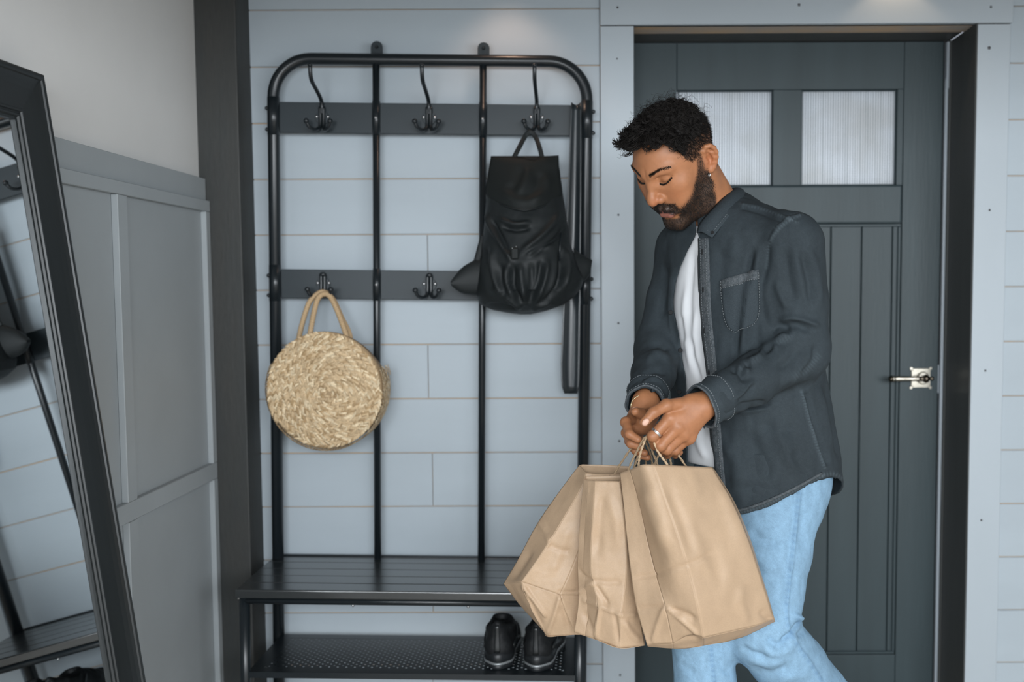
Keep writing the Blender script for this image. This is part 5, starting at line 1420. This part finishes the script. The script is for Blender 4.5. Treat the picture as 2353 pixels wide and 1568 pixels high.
def px_grid(tl, tr, bl, br, nr, nc, off, left=None, right=None, bvh=None):
    rows = []; last = None
    for i in range(nr):
        t = i/(nr-1); row = []
        for j in range(nc):
            s_ = j/(nc-1)
            a = np.array(tl)*(1-t)+np.array(bl)*t if left is None else np.array([np.interp(t, [k/(len(left)-1) for k in range(len(left))], [q[c] for q in left]) for c in (0, 1)])
            b = np.array(tr)*(1-t)+np.array(br)*t if right is None else np.array([np.interp(t, [k/(len(right)-1) for k in range(len(right))], [q[c] for q in right]) for c in (0, 1)])
            q = a*(1-s_)+b*s_
            w = on_shirt(q[0], q[1], off, bvh)
            if w is None or (last is not None and np.linalg.norm(w-last) > .06): w = P(q[0], q[1], last[1] if last is not None else 2.3)
            last = w; row.append(w)
        last = row[0]; rows.append(row)
    A = np.array(rows)
    for _ in range(2):                                  # relax the depth a little
        B = A.copy(); B[1:-1] = A[1:-1]*.5+.25*(A[:-2]+A[2:]); A = B
    return A
def stitch_row(pts, name='stitching', parent=None, r=.0006, dash=.0035, gap=.0022):
    "row of dashed thread"
    pts = [np.asarray(p) for p in pts]; m = MB(); acc = 0; on = True; cur = [pts[0]]
    for a, b in zip(pts[:-1], pts[1:]):
        L_ = np.linalg.norm(b-a); s_ = 0
        while s_ < L_:
            lim = dash if on else gap; st = min(lim-acc, L_-s_); s_ += st; acc += st
            q = a+(b-a)*(s_/max(L_, 1e-9))
            if on: cur.append(q)
            if acc >= lim-1e-9:
                if on and len(cur) > 1: m.tube(cur, r, 5)
                on = not on; acc = 0; cur = [q]
    return m.build(name, MT['stitch'])
# front placket with button holes
pl_l = [(1605,548),(1607,640),(1609,705),(1614,762),(1621,815),(1627,868)]; pl_r = [(1629,548),(1632,640),(1634,705),(1639,762),(1645,815),(1650,862)]
G_ = px_grid(None, None, None, None, 40, 5, .0035, pl_l, pl_r)
adopt(MAN, shell(G_, .004, 'placket', MT['denimseam']))
adopt(MAN, stitch_row(G_[:, 3]+(CAM-G_[:, 3])*.0008), stitch_row(G_[:, 1]+(CAM-G_[:, 1])*.0008))
pl_l2 = [(1632,965),(1641,1075),(1650,1180)]; pl_r2 = [(1656,975),(1664,1075),(1673,1178)]
G2_ = px_grid(None, None, None, None, 26, 5, .0035, pl_l2, pl_r2); adopt(MAN, shell(G2_, .004, 'placket', MT['denimseam']), stitch_row(G2_[:, 3]+(CAM-G2_[:, 3])*.0008))
for px, py in ((1617,580),(1619,666),(1622,760),(1633,856)):
    c = on_shirt(px, py, .0055)
    if c is not None: adopt(MAN, MB().ball(c, .0065, 10, 6, (.28, .3, 1)).build('button_hole', MT['button']))
for px, py in ((1543,718),(1562,806),(1563,901)):
    c = on_shirt(px, py, .003)
    if c is not None: adopt(MAN, MB().lathe([c, c+unit(CAM-c)*.0028], [.0052, .0046], 14).build('button', MT['button']))
# chest pocket
pk = px_grid(None, None, None, None, 16, 14, .0026, [(1657,646),(1659,690),(1664,730),(1672,752),(1688,764)], [(1741,620),(1742,660),(1744,700),(1742,730),(1730,746)])
adopt(MAN, shell(pk, .003, 'chest_pocket', MT['cuffcloth']))
pk2 = px_grid(None, None, None, None, 4, 12, .0042, [(1656,645),(1658,664)], [(1741,619),(1742,640)]); adopt(MAN, shell(pk2, .002, 'pocket_hem', MT['denimseam']))
edge = list(pk[:, 0])+list(pk[-1, 1:])+list(pk[::-1, -1][1:])
adopt(MAN, stitch_row([q+(CAM-q)*.0009 for q in edge]), stitch_row([q+(CAM-q)*.0006 for q in pk2[3]]))
# collar: stand and turned-down leaf
fold = [(1603,536,2.390),(1612,512,2.392),(1648,472,2.405),(1672,448,2.430),(1686,437,2.470),(1680,436,2.510),(1650,444,2.545),(1615,468,2.555),(1592,500,2.535),(1580,524,2.495),(1590,541,2.440)]
leaf = [(1638,547,2.362),(1652,529,2.362),(1684,489,2.374),(1708,463,2.415),(1717,451,2.480),(1705,450,2.545),(1660,464,2.585),(1602,492,2.590),(1562,530,2.565),(1547,556,2.515),(1568,580,2.450)]
base = [(1607,548,2.402),(1620,528,2.404),(1652,490,2.415),(1674,468,2.438),(1688,458,2.472),(1680,458,2.508),(1650,466,2.538),(1617,490,2.545),(1596,520,2.525),(1586,540,2.490),(1593,556,2.445)]
fo = np.array(smooth_path([P(*q) for q in fold], 6)); le = np.array(smooth_path([P(*q) for q in leaf], 6)); ba_ = np.array(smooth_path([P(*q) for q in base], 6))
ctr = fo.mean(0); rows = []
for k, t in enumerate(np.linspace(0, 1, 7)):
    q = fo*(1-t)+le*t; o = q-ctr; o[:, 2] = 0; o /= np.maximum(np.linalg.norm(o, axis=1), 1e-9)[:, None]
    rows.append(q+(o*.7+V(0, 0, .7))*(math.sin(math.pi*min(1, t*1.3))*.007 if t < .77 else 0.0))
adopt(MAN, shell(rows, -.0035, 'collar_leaf', MT['cuffcloth'], out=V(0, -.3, 1)))
adopt(MAN, shell([fo*(1-t)+ba_*t for t in np.linspace(0, 1, 4)], .003, 'collar_stand', MT['cuffcloth'], out=V(0, -.6, .5)))
in_ = rows[5]*.75+rows[6]*.25
def lift(q): return q+(CAM-q)*.0012+V(0, 0, .002)
adopt(MAN, stitch_row([lift(q) for q in rows[5][:26]]), stitch_row([lift(rows[k][2]) for k in range(1, 7)]), stitch_row([lift(q) for q in rows[5][46:]]))
adopt(MAN, MB().lathe([lift(rows[5][3]), lift(rows[5][3])+V(-.0005, -.002, .0006)], [.0042, .0036], 12).build('button', MT['button']))
# cuffs
def cuff(wr, el, r0, r1, l0, l1, squash, nm):
    ax = unit(wr-el); a = unit(np.cross(ax, V(0, 0, 1))); b = np.cross(a, ax); n = 36; rows = []
    for t in np.linspace(0, 1, 9):
        rr = r0+(r1-r0)*t+.0012*math.sin(t*9); row = []
        for k in range(n+1):
            an = 2*math.pi*k/n; w = 1+.035*math.sin(3*an+t*2)+.02*math.sin(7*an-t*3)
            row.append(wr+ax*(l0+(l1-l0)*t)+rr*w*(a*math.cos(an)*squash+b*math.sin(an)))
        rows.append(row)
    A = np.array(rows)
    c = wr+ax*(l0+l1)/2
    m = MB(); m.grid([list(r_[:-1]) for r_ in A], True, closed=True)
    cin = wr[None, None]+0*A; ctrl = wr+ax*0
    B = A.copy()
    for i, t in enumerate(np.linspace(0, 1, 9)):
        cc = wr+ax*(l0+(l1-l0)*t); B[i] = cc+(A[i]-cc)*(1-.0045/r0)
    m.grid([list(r_[:-1]) for r_ in B], True, closed=True)
    m.grid([list(A[-1][:-1]), list(B[-1][:-1])], False, closed=True); m.grid([list(A[0][:-1]), list(B[0][:-1])], False, closed=True)
    o = m.build(nm, MT['cuffcloth']); adopt(MAN, o)
    for i in (1, 7):
        cc = wr+ax*(l0+(l1-l0)*i/8); adopt(MAN, stitch_row([cc+(q-cc)*1.018 for q in A[i]]))
    hemr = [cc2 for cc2 in A[-1]]; adopt(MAN, MB().tube(hemr[:-1], .0022, 8, closed=True).build('cuff_hem', MT['denimseam']))
    return o
cuff(L_WR, L_EL, .0478, .0445, -.054, .003, .90, 'cuff')
cuff(R_WR, R_EL, .0455, .0420, -.045, .006, .95, 'cuff')
# hem roll of the tail
hemp = []
for px, py in [(1692,1181),(1715,1175),(1740,1167),(1765,1157),(1790,1146),(1815,1134),(1840,1121),(1865,1107),(1888,1094)]:
    w = on_shirt(px, py-6, .0005)
    if w is not None: hemp.append(w)
if len(hemp) > 3: adopt(MAN, MB().tube(smooth_path(hemp, 5), .0034, 8).build('hem', MT['denimseam']))
# ---- white t-shirt
def tee_sdf(p):
    p = p.astype(np.float32); d = torso_capped(p, -.013)
    d = smin(d, s_cone(p, NB-V(0, 0, .035), L_SH, .040, .045), .05); d = smin(d, s_cone(p, NB-V(0, 0, .035), R_SH, .040, .045), .05)
    d = smax(d, -s_cone(p, NB+V(-.02, -.02, .08), NB+V(-.010, -.012, -.004), .064, .052), .004)
    d = smax(d, .888-p[:, 2], .006)
    return np.maximum(d, -torso_capped(p, -.023)).astype(np.float32)
tv, tf = surface_nets(tee_sdf, (-.01, 2.05, .80), (.70, 2.74, 1.54), .0045, smooth=1)
tv = crease(tv, tf, [([(1596,560),(1588,640),(1584,700),(1588,760)], 7, -.005), ([(1580,640),(1572,720),(1580,800),(1590,870)], 6, .004), ([(1600,700),(1596,780),(1604,850)], 6, .004), ([(1590,770),(1596,830),(1612,890)], 6, -.005), ([(1588,900),(1604,960),(1624,1010)], 8, -.006), ([(1600,980),(1606,1020),(1625,1060)], 8, .005), ([(1565,720),(1575,790)], 6, -.004)])
MT['tee'] = mat('white_cotton', (.72, .73, .75), .85, bump=.25, bscale=900, bdist=.0005, spec=.2, var=.02, vscale=20)
tag(mparent(mesh_np('t_shirt', tv, tf, MT['tee'])), 'white t-shirt')
nk = [march(tee_sdf, [px], [py], 2.3, 2.6)[0] for px, py in ((1586,560),(1591,543),(1598,538),(1606,536))]
adopt(MAN, MB().tube(smooth_path([q+V(0, -.002, .002) for q in nk], 5), .0045, 8).build('neckband', MT['tee']))
# ---- jeans
PEL = V(.380, 2.512, .86)
LHP, LKN, LAN = P(1790, 1085, 2.46), P(1752, 1450, 2.40), P(2000, 1765, 2.60)
RHP, RKN, RAN = P(1712, 1100, 2.575), P(1612, 1440, 2.42), P(1640, 1885, 2.47)
def jeans_sdf(p):
    p = p.astype(np.float32)
    RP = np.array([LD, FD, V(0, 0, 1)])
    d = s_ell(p, PEL, (.170, .132, .17), RP)
    d = smin(d, s_chain(p, [LHP, LHP*.5+LKN*.5, LKN], [.098, .090, .078], .01), .04)
    l = s_chain(p, [LKN, LKN*.72+LAN*.28, LAN], [.078, .079, .080], .01); d = smin(d, l, .018)
    r = s_chain(p, [RHP, RHP*.5+RKN*.5, RKN, RKN*.7+RAN*.3, RAN], [.096, .086, .070, .068, .072], .012); d = smin(d, r, .030)
    d = smax(d, p[:, 2]-.97, .01)
    for a, b in ((LKN, LAN), (RKN, RAN)):
        ax = unit(b-a); d = smax(d, np.minimum((p-b.astype(np.float32))@ax.astype(np.float32), np.sqrt(((p-b.astype(np.float32))**2).sum(1))*-1+.16), .004)
        d = np.maximum(d, -s_cone(p, b-ax*.05, b+ax*.1, .069 if a is LKN else .061))
    return d.astype(np.float32)
jv, jf = surface_nets(jeans_sdf, (.0, 2.22, .02), (.86, 2.80, 1.0), .0040, smooth=2)
JF = [([(1836,1422),(1832,1440),(1810,1464),(1790,1478)], 7, -.010), ([(1852,1430),(1846,1448),(1832,1468)], 7, -.008), ([(1758,1456),(1781,1484),(1822,1470)], 9, -.008), ([(1745,1475),(1780,1500),(1830,1488)], 10, .006),
      ([(1700,1480),(1725,1500),(1770,1512)], 8, -.006), ([(1720,1530),(1770,1545),(1830,1530)], 12, -.006), ([(1710,1510),(1760,1528),(1810,1515)], 11, .005), ([(1825,1408),(1830,1418),(1850,1424)], 6, .010), ([(1780,1560),(1820,1555),(1870,1545)], 12, .005),
      ([(1838,1115),(1830,1200),(1818,1300),(1808,1400),(1812,1440),(1832,1482),(1865,1530),(1892,1570)], 4, .0035, .05), ([(1830,1115),(1822,1200),(1810,1300),(1800,1400)], 5, -.003, .05),
      ([(1632,1480),(1637,1530),(1642,1570)], 4, .003, .05), ([(1560,1520),(1580,1540),(1600,1550)], 8, -.004), ([(1650,1510),(1665,1540),(1685,1550)], 8, -.004), ([(1720,1210),(1750,1240),(1800,1250)], 14, -.005), ([(1720,1260),(1760,1300),(1800,1310)], 14, .005), ([(1850,1150),(1840,1220),(1845,1280)], 12, -.004)]
jv = crease(jv, jf, JF); jn = normals(jv, jf); jv = jv+jn*(.0022*hash_noise(jv, 26, 41)+.0010*hash_noise(jv, 60, 42))[:, None]
jpx = proj(jv); JEAN = V(.225, .365, .50)
jcol = np.repeat(JEAN[None], len(jv), 0)*(1+.07*hash_noise(jv, 12, 43)+.10*hash_noise(jv*np.array([1, 1, .4]), 120, 44)+.10*hash_noise(jv, 330, 45))[:, None]
jfr = (jn*(jv-CAM)).sum(1) < 0
for line, w, a, per in ([(1838,1115),(1830,1200),(1818,1300),(1808,1400),(1812,1440),(1832,1482),(1865,1530),(1892,1570)], 5, -.22, 16), ([(1632,1480),(1637,1530),(1642,1570)], 5, -.25, 12), ([(1836,1422),(1832,1440),(1810,1464),(1790,1478)], 6, -.22, 40):
    d_, t_ = line_dist(jpx, np.array(smooth_path([np.array(q, float) for q in line], 6))); L_ = np.linalg.norm(np.diff(np.array(line, float), axis=0), axis=1).sum()
    k = a*np.exp(-(d_/w)**2)*(.6+.4*np.sin(t_*L_/per*6.283))*jfr; jcol *= (1+k[:, None]*np.array([1.25, 1.0, .7]))
MT['jeans'] = mat('light_blue_denim', tuple(JEAN), 0.85, attr='Col', bump=.35, bscale=900, bdist=.0006, fine=.14, fscale=900, spec=.2)
tag(mparent(mesh_np('jeans', jv, jf, MT['jeans'], colors=jcol)), 'light blue jeans')
# ---- shoes, below the frame
def foot(an, fwd_, name, lift_):
    c = an.copy(); f = unit(fwd_); s_ = unit(np.cross(f, V(0, 0, 1))); u = np.cross(s_, f)
    def fn(p):
        p = p.astype(np.float32)
        d = s_chain(p, [c-f*.05-u*.045, c+f*.05-u*.055, c+f*.16-u*.062], [.036, .042, .034], .03)
        d = smin(d, s_cone(p, c-f*.01-u*.03, c+u*.03, .040, .042), .03)
        return smax(d, -(p-(c-u*.088).astype(np.float32))@u.astype(np.float32), .006)
    v, f_ = surface_nets(fn, c-.25, c+.25, .006)
    tag(mparent(mesh_np(name, v, f_, MT['whiteshoe'])), 'white sneaker')
MT['whiteshoe'] = mat('white_sneaker', (.6, .6, .6), .6)
foot(RAN+V(0, 0, .089-RAN[2] if RAN[2] < .089 else 0), V(-.66, -.75, 0), 'sneaker', 0)
foot(LAN+V(0, 0, .0), V(-.5, -.55, -.62), 'sneaker', 0)
# ================================================================ PAPER BAGS
MT['kraft'] = mat('kraft_paper', (.440, .308, .200), .47, var=.05, vscale=18, fine=.05, fscale=500, bump=.25, bscale=70, bdist=.0012, spec=.35)
MT['cord'] = mat('paper_cord', (.46, .325, .2), .7, fine=.12, fscale=500, bump=.5, bscale=900, bdist=.0006)
def resample(pts, n):
    "Catmull-Rom through m points (axis 0), n samples per span"
    p = np.asarray(pts, float); q = np.concatenate([2*p[:1]-p[1:2], p, 2*p[-1:]-p[-2:-1]]); out = []
    if len(p) == 2: return np.stack([p[0]*(1-t)+p[1]*t for t in np.linspace(0, 1, n+1)])
    for i in range(1, len(q)-2):
        a, b, c, d = q[i-1:i+3]
        for k in range(n):
            t = k/n; out.append(.5*((2*b)+(-a+c)*t+(2*a-5*b+4*c-d)*t*t+(-a+3*b-3*c+d)*t**3))
    out.append(p[-1]); return np.stack(out)
def paper_bag(label, front, back, soft, rowcut, handles, folds, seed):
    """front and back: columns of points from rim to base, running round the bag. Columns whose index is in soft bend
    smoothly, all others are sharp fold lines; rowcut: row where the wall turns into the base strip"""
    root = empty('paper_bag', tuple(np.array(front).reshape(-1, 3).mean(0)*[1, 1, 0]+V(0, 0, float(np.array(front)[..., 2].min()))))
    tag(root, label, 'paper bag', 'kraft paper shopping bags held in the hands')
    cols = [np.array(c) for c in front]+[np.array(c) for c in back]; cols.append(cols[0]); n = len(cols)
    VS = []; FS = []; off = 0
    def grid_add(A):
        nonlocal off
        nr, nc, _ = A.shape; VS.append(A.reshape(-1, 3))
        i, j = np.meshgrid(np.arange(nr-1), np.arange(nc-1), indexing='ij'); a = (i*nc+j).ravel()
        FS.append(np.stack([a, a+1, a+nc+1, a+nc], -1)+off); off += nr*nc
    hard = [k for k in range(n) if k not in soft]
    for a, b in zip(hard[:-1], hard[1:]):
        blk = np.stack(cols[a:b+1])                                       # columns, rows, 3
        cuts = [(0, rowcut+1), (rowcut, blk.shape[1])] if rowcut and rowcut < blk.shape[1]-1 else [(0, blk.shape[1])]
        for r0, r1 in cuts:
            g = np.stack([resample(blk[c, r0:r1], 14) for c in range(len(blk))])        # columns, R, 3
            nsub = 22 if b-a == 1 else 14
            grid_add(np.swapaxes(resample(g, nsub), 0, 1))
    fb_, bb_ = resample(np.stack([c[-1] for c in front]), 8), resample(np.stack([c[-1] for c in back][::-1]), 8)
    x = np.linspace(0, 1, 40); f1_ = np.stack([np.interp(x, np.linspace(0, 1, len(fb_)), fb_[:, c]) for c in range(3)], -1); b1_ = np.stack([np.interp(x, np.linspace(0, 1, len(bb_)), bb_[:, c]) for c in range(3)], -1)
    grid_add(np.stack([f1_*(1-t)+b1_*t for t in np.linspace(0, 1, 12)]))
    v = np.concatenate(VS); f = np.concatenate(FS)
    cen = v.mean(0); nn = normals(v, f)
    fn_ = np.cross(v[f[:, 2]]-v[f[:, 0]], v[f[:, 3]]-v[f[:, 1]]); fc = v[f].mean(1)
    flip = (fn_*(fc-cen)).sum(1) < 0; f[flip] = f[flip][:, ::-1]
    v = v+FWD*(.0036*hash_noise(v, 15, seed)+.0020*hash_noise(v*np.array([1, 1, .5]), 42, seed+1)+.0005*hash_noise(v, 130, seed+2))[:, None]
    v = crease(v, f, [(l[0], l[1], l[2]*1.5, *l[3:]) for l in folds], 0.0, True)
    o = mesh_np('paper_body', v, f, MT['kraft']); adopt(root, o)
    so = o.modifiers.new('thickness', 'SOLIDIFY'); so.thickness = .0008; so.offset = 0
    for h in handles:
        pts = smooth_path([P(*q) for q in h], 10); m = MB()
        for s_ in (0, math.pi):
            m.tube([np.asarray(q)+V(math.cos(i*1.1+s_), math.sin(i*1.1+s_)*.6, math.sin(i*1.1+s_)*.4)*.0011 for i, q in enumerate(pts)], .0017, 6)
        adopt(root, m.build('handle', MT['cord']))
    return root
def colsP(c): return [[P(*q) for q in col] for col in c]
Cf = colsP([
 [(1425,1087,2.205),(1433,1160,2.20),(1441,1240,2.20),(1449,1310,2.19),(1461,1390,2.18),(1487,1483,2.17),(1489,1486,2.18)],
 [(1447,1080,2.175),(1470,1160,2.185),(1487,1240,2.180),(1507,1320,2.165),(1528,1393,2.135),(1546,1480,2.15),(1546,1491,2.17)],
 [(1472,1069,2.135),(1500,1155,2.120),(1523,1240,2.115),(1545,1315,2.115),(1565,1392,2.115),(1590,1462,2.12),(1585,1490,2.16)],
 [(1500,1068,2.125),(1530,1152,2.105),(1560,1240,2.100),(1583,1313,2.10),(1602,1392,2.10),(1616,1467,2.11),(1616,1485,2.155)],
 [(1567,1071,2.16),(1599,1150,2.145),(1632,1240,2.14),(1657,1310,2.14),(1682,1385,2.15),(1700,1447,2.16),(1700,1466,2.21)],
 [(1637,1074,2.215),(1682,1155,2.205),(1719,1240,2.20),(1743,1310,2.20),(1764,1375,2.205),(1779,1424,2.22),(1781,1428,2.25)]])
Cb = colsP([
 [(1645,1084,2.235),(1690,1160,2.245),(1724,1240,2.255),(1746,1310,2.265),(1766,1375,2.275),(1780,1425,2.285),(1781,1429,2.29)],
 [(1580,1078,2.235),(1610,1160,2.255),(1640,1240,2.275),(1665,1310,2.285),(1690,1385,2.295),(1705,1440,2.30),(1705,1462,2.295)],
 [(1490,1078,2.23),(1510,1160,2.25),(1530,1240,2.265),(1550,1310,2.275),(1570,1385,2.28),(1590,1460,2.285),(1590,1482,2.28)]])
paper_bag('largest brown paper bag, nearest the jeans, with its wide side showing', Cf, Cb, (2, 4, 7), 5,
 [[(1466,1120,2.185),(1467,1072,2.18),(1472,1040,2.17),(1487,1003,2.160),(1497,1005,2.152),(1513,1040,2.150),(1538,1076,2.150),(1560,1125,2.16)],
  [(1500,1120,2.235),(1503,1072,2.228),(1518,1040,2.195),(1533,1022,2.185),(1549,1034,2.19),(1580,1079,2.225),(1600,1125,2.24)]],
 [([(1449,1330),(1507,1320),(1580,1297),(1644,1270)], 4, -.0022, .2), ([(1528,1393),(1566,1425),(1606,1460)], 4, .0035, .2), ([(1528,1393),(1512,1435),(1498,1478)], 5, .0035, .2), ([(1461,1402),(1495,1398),(1528,1393)], 4, -.003, .2), ([(1534,1400),(1575,1412),(1604,1430)], 7, -.004), ([(1540,1476),(1580,1466),(1614,1468)], 4, -.003), ([(1475,1110),(1505,1190),(1530,1270)], 16, .004), ([(1640,1090),(1690,1200),(1730,1320)], 14, .003), ([(1530,1100),(1570,1200),(1600,1290)], 12, -.003), ([(1720,1440),(1700,1380),(1712,1340)], 10, .003), ([(1600,1180),(1640,1280),(1670,1360)], 18, -.003), ([(1745,1400),(1760,1420),(1779,1425)], 6, -.003)], 3)
Bf = colsP([
 [(1342,1101,2.262),(1336,1160,2.26),(1331,1230,2.26),(1328,1300,2.255),(1330,1380,2.25),(1320,1453,2.25)],
 [(1352,1104,2.246),(1347,1168,2.245),(1343,1240,2.250),(1341,1310,2.240),(1350,1388,2.242),(1345,1462,2.24)],
 [(1366,1105,2.232),(1363,1172,2.225),(1358,1245,2.225),(1357,1318,2.218),(1374,1392,2.212),(1369,1471,2.22)],
 [(1423,1107,2.216),(1433,1180,2.212),(1439,1250,2.210),(1438,1330,2.202),(1427,1414,2.192),(1423,1490,2.20)],
 [(1436,1096,2.232),(1449,1180,2.235),(1456,1250,2.235),(1463,1330,2.225),(1469,1412,2.218),(1481,1484,2.22)]])
Bb = colsP([
 [(1440,1093,2.258),(1453,1180,2.27),(1461,1250,2.28),(1467,1330,2.285),(1474,1412,2.285),(1482,1478,2.28)],
 [(1400,1094,2.268),(1410,1180,2.285),(1420,1250,2.295),(1420,1330,2.30),(1420,1410,2.30),(1420,1476,2.295)],
 [(1346,1095,2.272),(1345,1170,2.285),(1342,1240,2.29),(1340,1310,2.295),(1342,1385,2.295),(1340,1452,2.29)]])
paper_bag('narrow brown paper bag squeezed between the two others', Bf, Bb, (6,), 0,
 [[(1432,1120,2.236),(1443,1082,2.230),(1460,1045,2.205),(1485,1004,2.172),(1500,1040,2.20),(1513,1076,2.235),(1518,1110,2.24)],
  [(1450,1110,2.262),(1456,1078,2.258),(1468,1045,2.225),(1486,1006,2.180),(1515,1025,2.205),(1536,1045,2.225),(1543,1074,2.245),(1546,1105,2.25)]],
 [([(1327,1308),(1358,1334),(1431,1340)], 4, -.003, .2), ([(1329,1362),(1345,1350),(1362,1338)], 4, .003, .2), ([(1333,1377),(1380,1393),(1425,1413),(1467,1413)], 4, .0035, .2), ([(1380,1393),(1374,1430),(1369,1467)], 4, .004, .2), ([(1362,1338),(1382,1366),(1402,1398)], 5, -.004), ([(1410,1400),(1418,1450),(1424,1488)], 5, -.003), ([(1395,1130),(1415,1200),(1420,1280)], 12, .003), ([(1385,1120),(1378,1200),(1372,1290)], 10, -.003), ([(1340,1400),(1352,1430),(1368,1466)], 6, -.003), ([(1430,1420),(1445,1450),(1475,1480)], 8, .004)], 7)
Af = colsP([
 [(1331,1070,2.345),(1304,1105,2.345),(1239,1197,2.350),(1188,1290,2.355),(1157,1342,2.355),(1195,1391,2.36),(1250,1452,2.36)],
 [(1347,1087,2.305),(1330,1132,2.298),(1266,1240,2.290),(1230,1295,2.285),(1199,1338,2.280),(1220,1400,2.29),(1257,1463,2.31)],
 [(1372,1090,2.298),(1357,1142,2.296),(1302,1240,2.292),(1268,1305,2.290),(1243,1352,2.286),(1262,1405,2.287),(1290,1462,2.30)],
 [(1402,1091,2.292),(1388,1152,2.292),(1340,1242,2.290),(1312,1310,2.288),(1287,1366,2.284),(1302,1412,2.285),(1322,1459,2.296)],
 [(1440,1090,2.300),(1430,1150,2.312),(1412,1240,2.318),(1400,1310,2.320),(1393,1370,2.318),(1390,1415,2.315),(1390,1459,2.315)]])
Ab = colsP([
 [(1446,1072,2.352),(1440,1145,2.37),(1425,1240,2.385),(1415,1310,2.395),(1408,1370,2.40),(1402,1412,2.40),(1400,1450,2.40)],
 [(1390,1069,2.360),(1375,1140,2.385),(1335,1235,2.405),(1300,1300,2.415),(1280,1360,2.42),(1290,1405,2.42),(1310,1450,2.415)],
 [(1338,1068,2.352),(1315,1110,2.362),(1250,1200,2.375),(1200,1290,2.385),(1170,1342,2.385),(1205,1390,2.39),(1255,1448,2.39)]])
paper_bag('creased brown paper bag in front of the bench, pointed corner to the left', Af, Ab, (2, 6), 4,
 [[(1405,1110,2.298),(1413,1088,2.292),(1430,1060,2.262),(1469,1009,2.200),(1490,1030,2.225),(1500,1072,2.290),(1503,1100,2.30)],
  [(1480,1100,2.33),(1484,1069,2.325),(1482,1040,2.27),(1477,1010,2.205),(1500,1020,2.22),(1527,1045,2.27),(1530,1076,2.32),(1530,1100,2.33)]],
 [([(1260,1254),(1285,1262),(1311,1268)], 4, -.003, .2), ([(1239,1197),(1252,1222),(1264,1246)], 4, .003, .2), ([(1199,1344),(1230,1385),(1257,1420)], 4, .004, .2), ([(1288,1366),(1275,1410),(1257,1460)], 5, .004, .2), ([(1280,1360),(1300,1362),(1329,1362)], 4, -.003, .2), ([(1310,1200),(1290,1260),(1262,1330)], 12, .003), ([(1225,1260),(1200,1300),(1175,1340)], 8, -.003), ([(1290,1390),(1300,1420),(1310,1455)], 8, -.004), ([(1210,1370),(1230,1410),(1250,1450)], 7, -.003)], 13)
# ---- pieces sewn to the shirt belong to the shirt (its world frame is the identity)
for _o in list(bpy.data.objects):
    if _o.parent is MAN and _o.name.split('.')[0] in ('placket', 'stitching', 'button_hole', 'button', 'chest_pocket', 'pocket_hem', 'collar_leaf', 'collar_stand', 'cuff', 'cuff_hem', 'hem'):
        _o.parent = shirt; _o.matrix_parent_inverse = Matrix.Identity(4)
for _o in list(bpy.data.objects):
    if _o.parent is MAN and _o.name.split('.')[0] == 'neckband':
        _o.parent = bpy.data.objects['t_shirt']; _o.matrix_parent_inverse = Matrix.Identity(4)
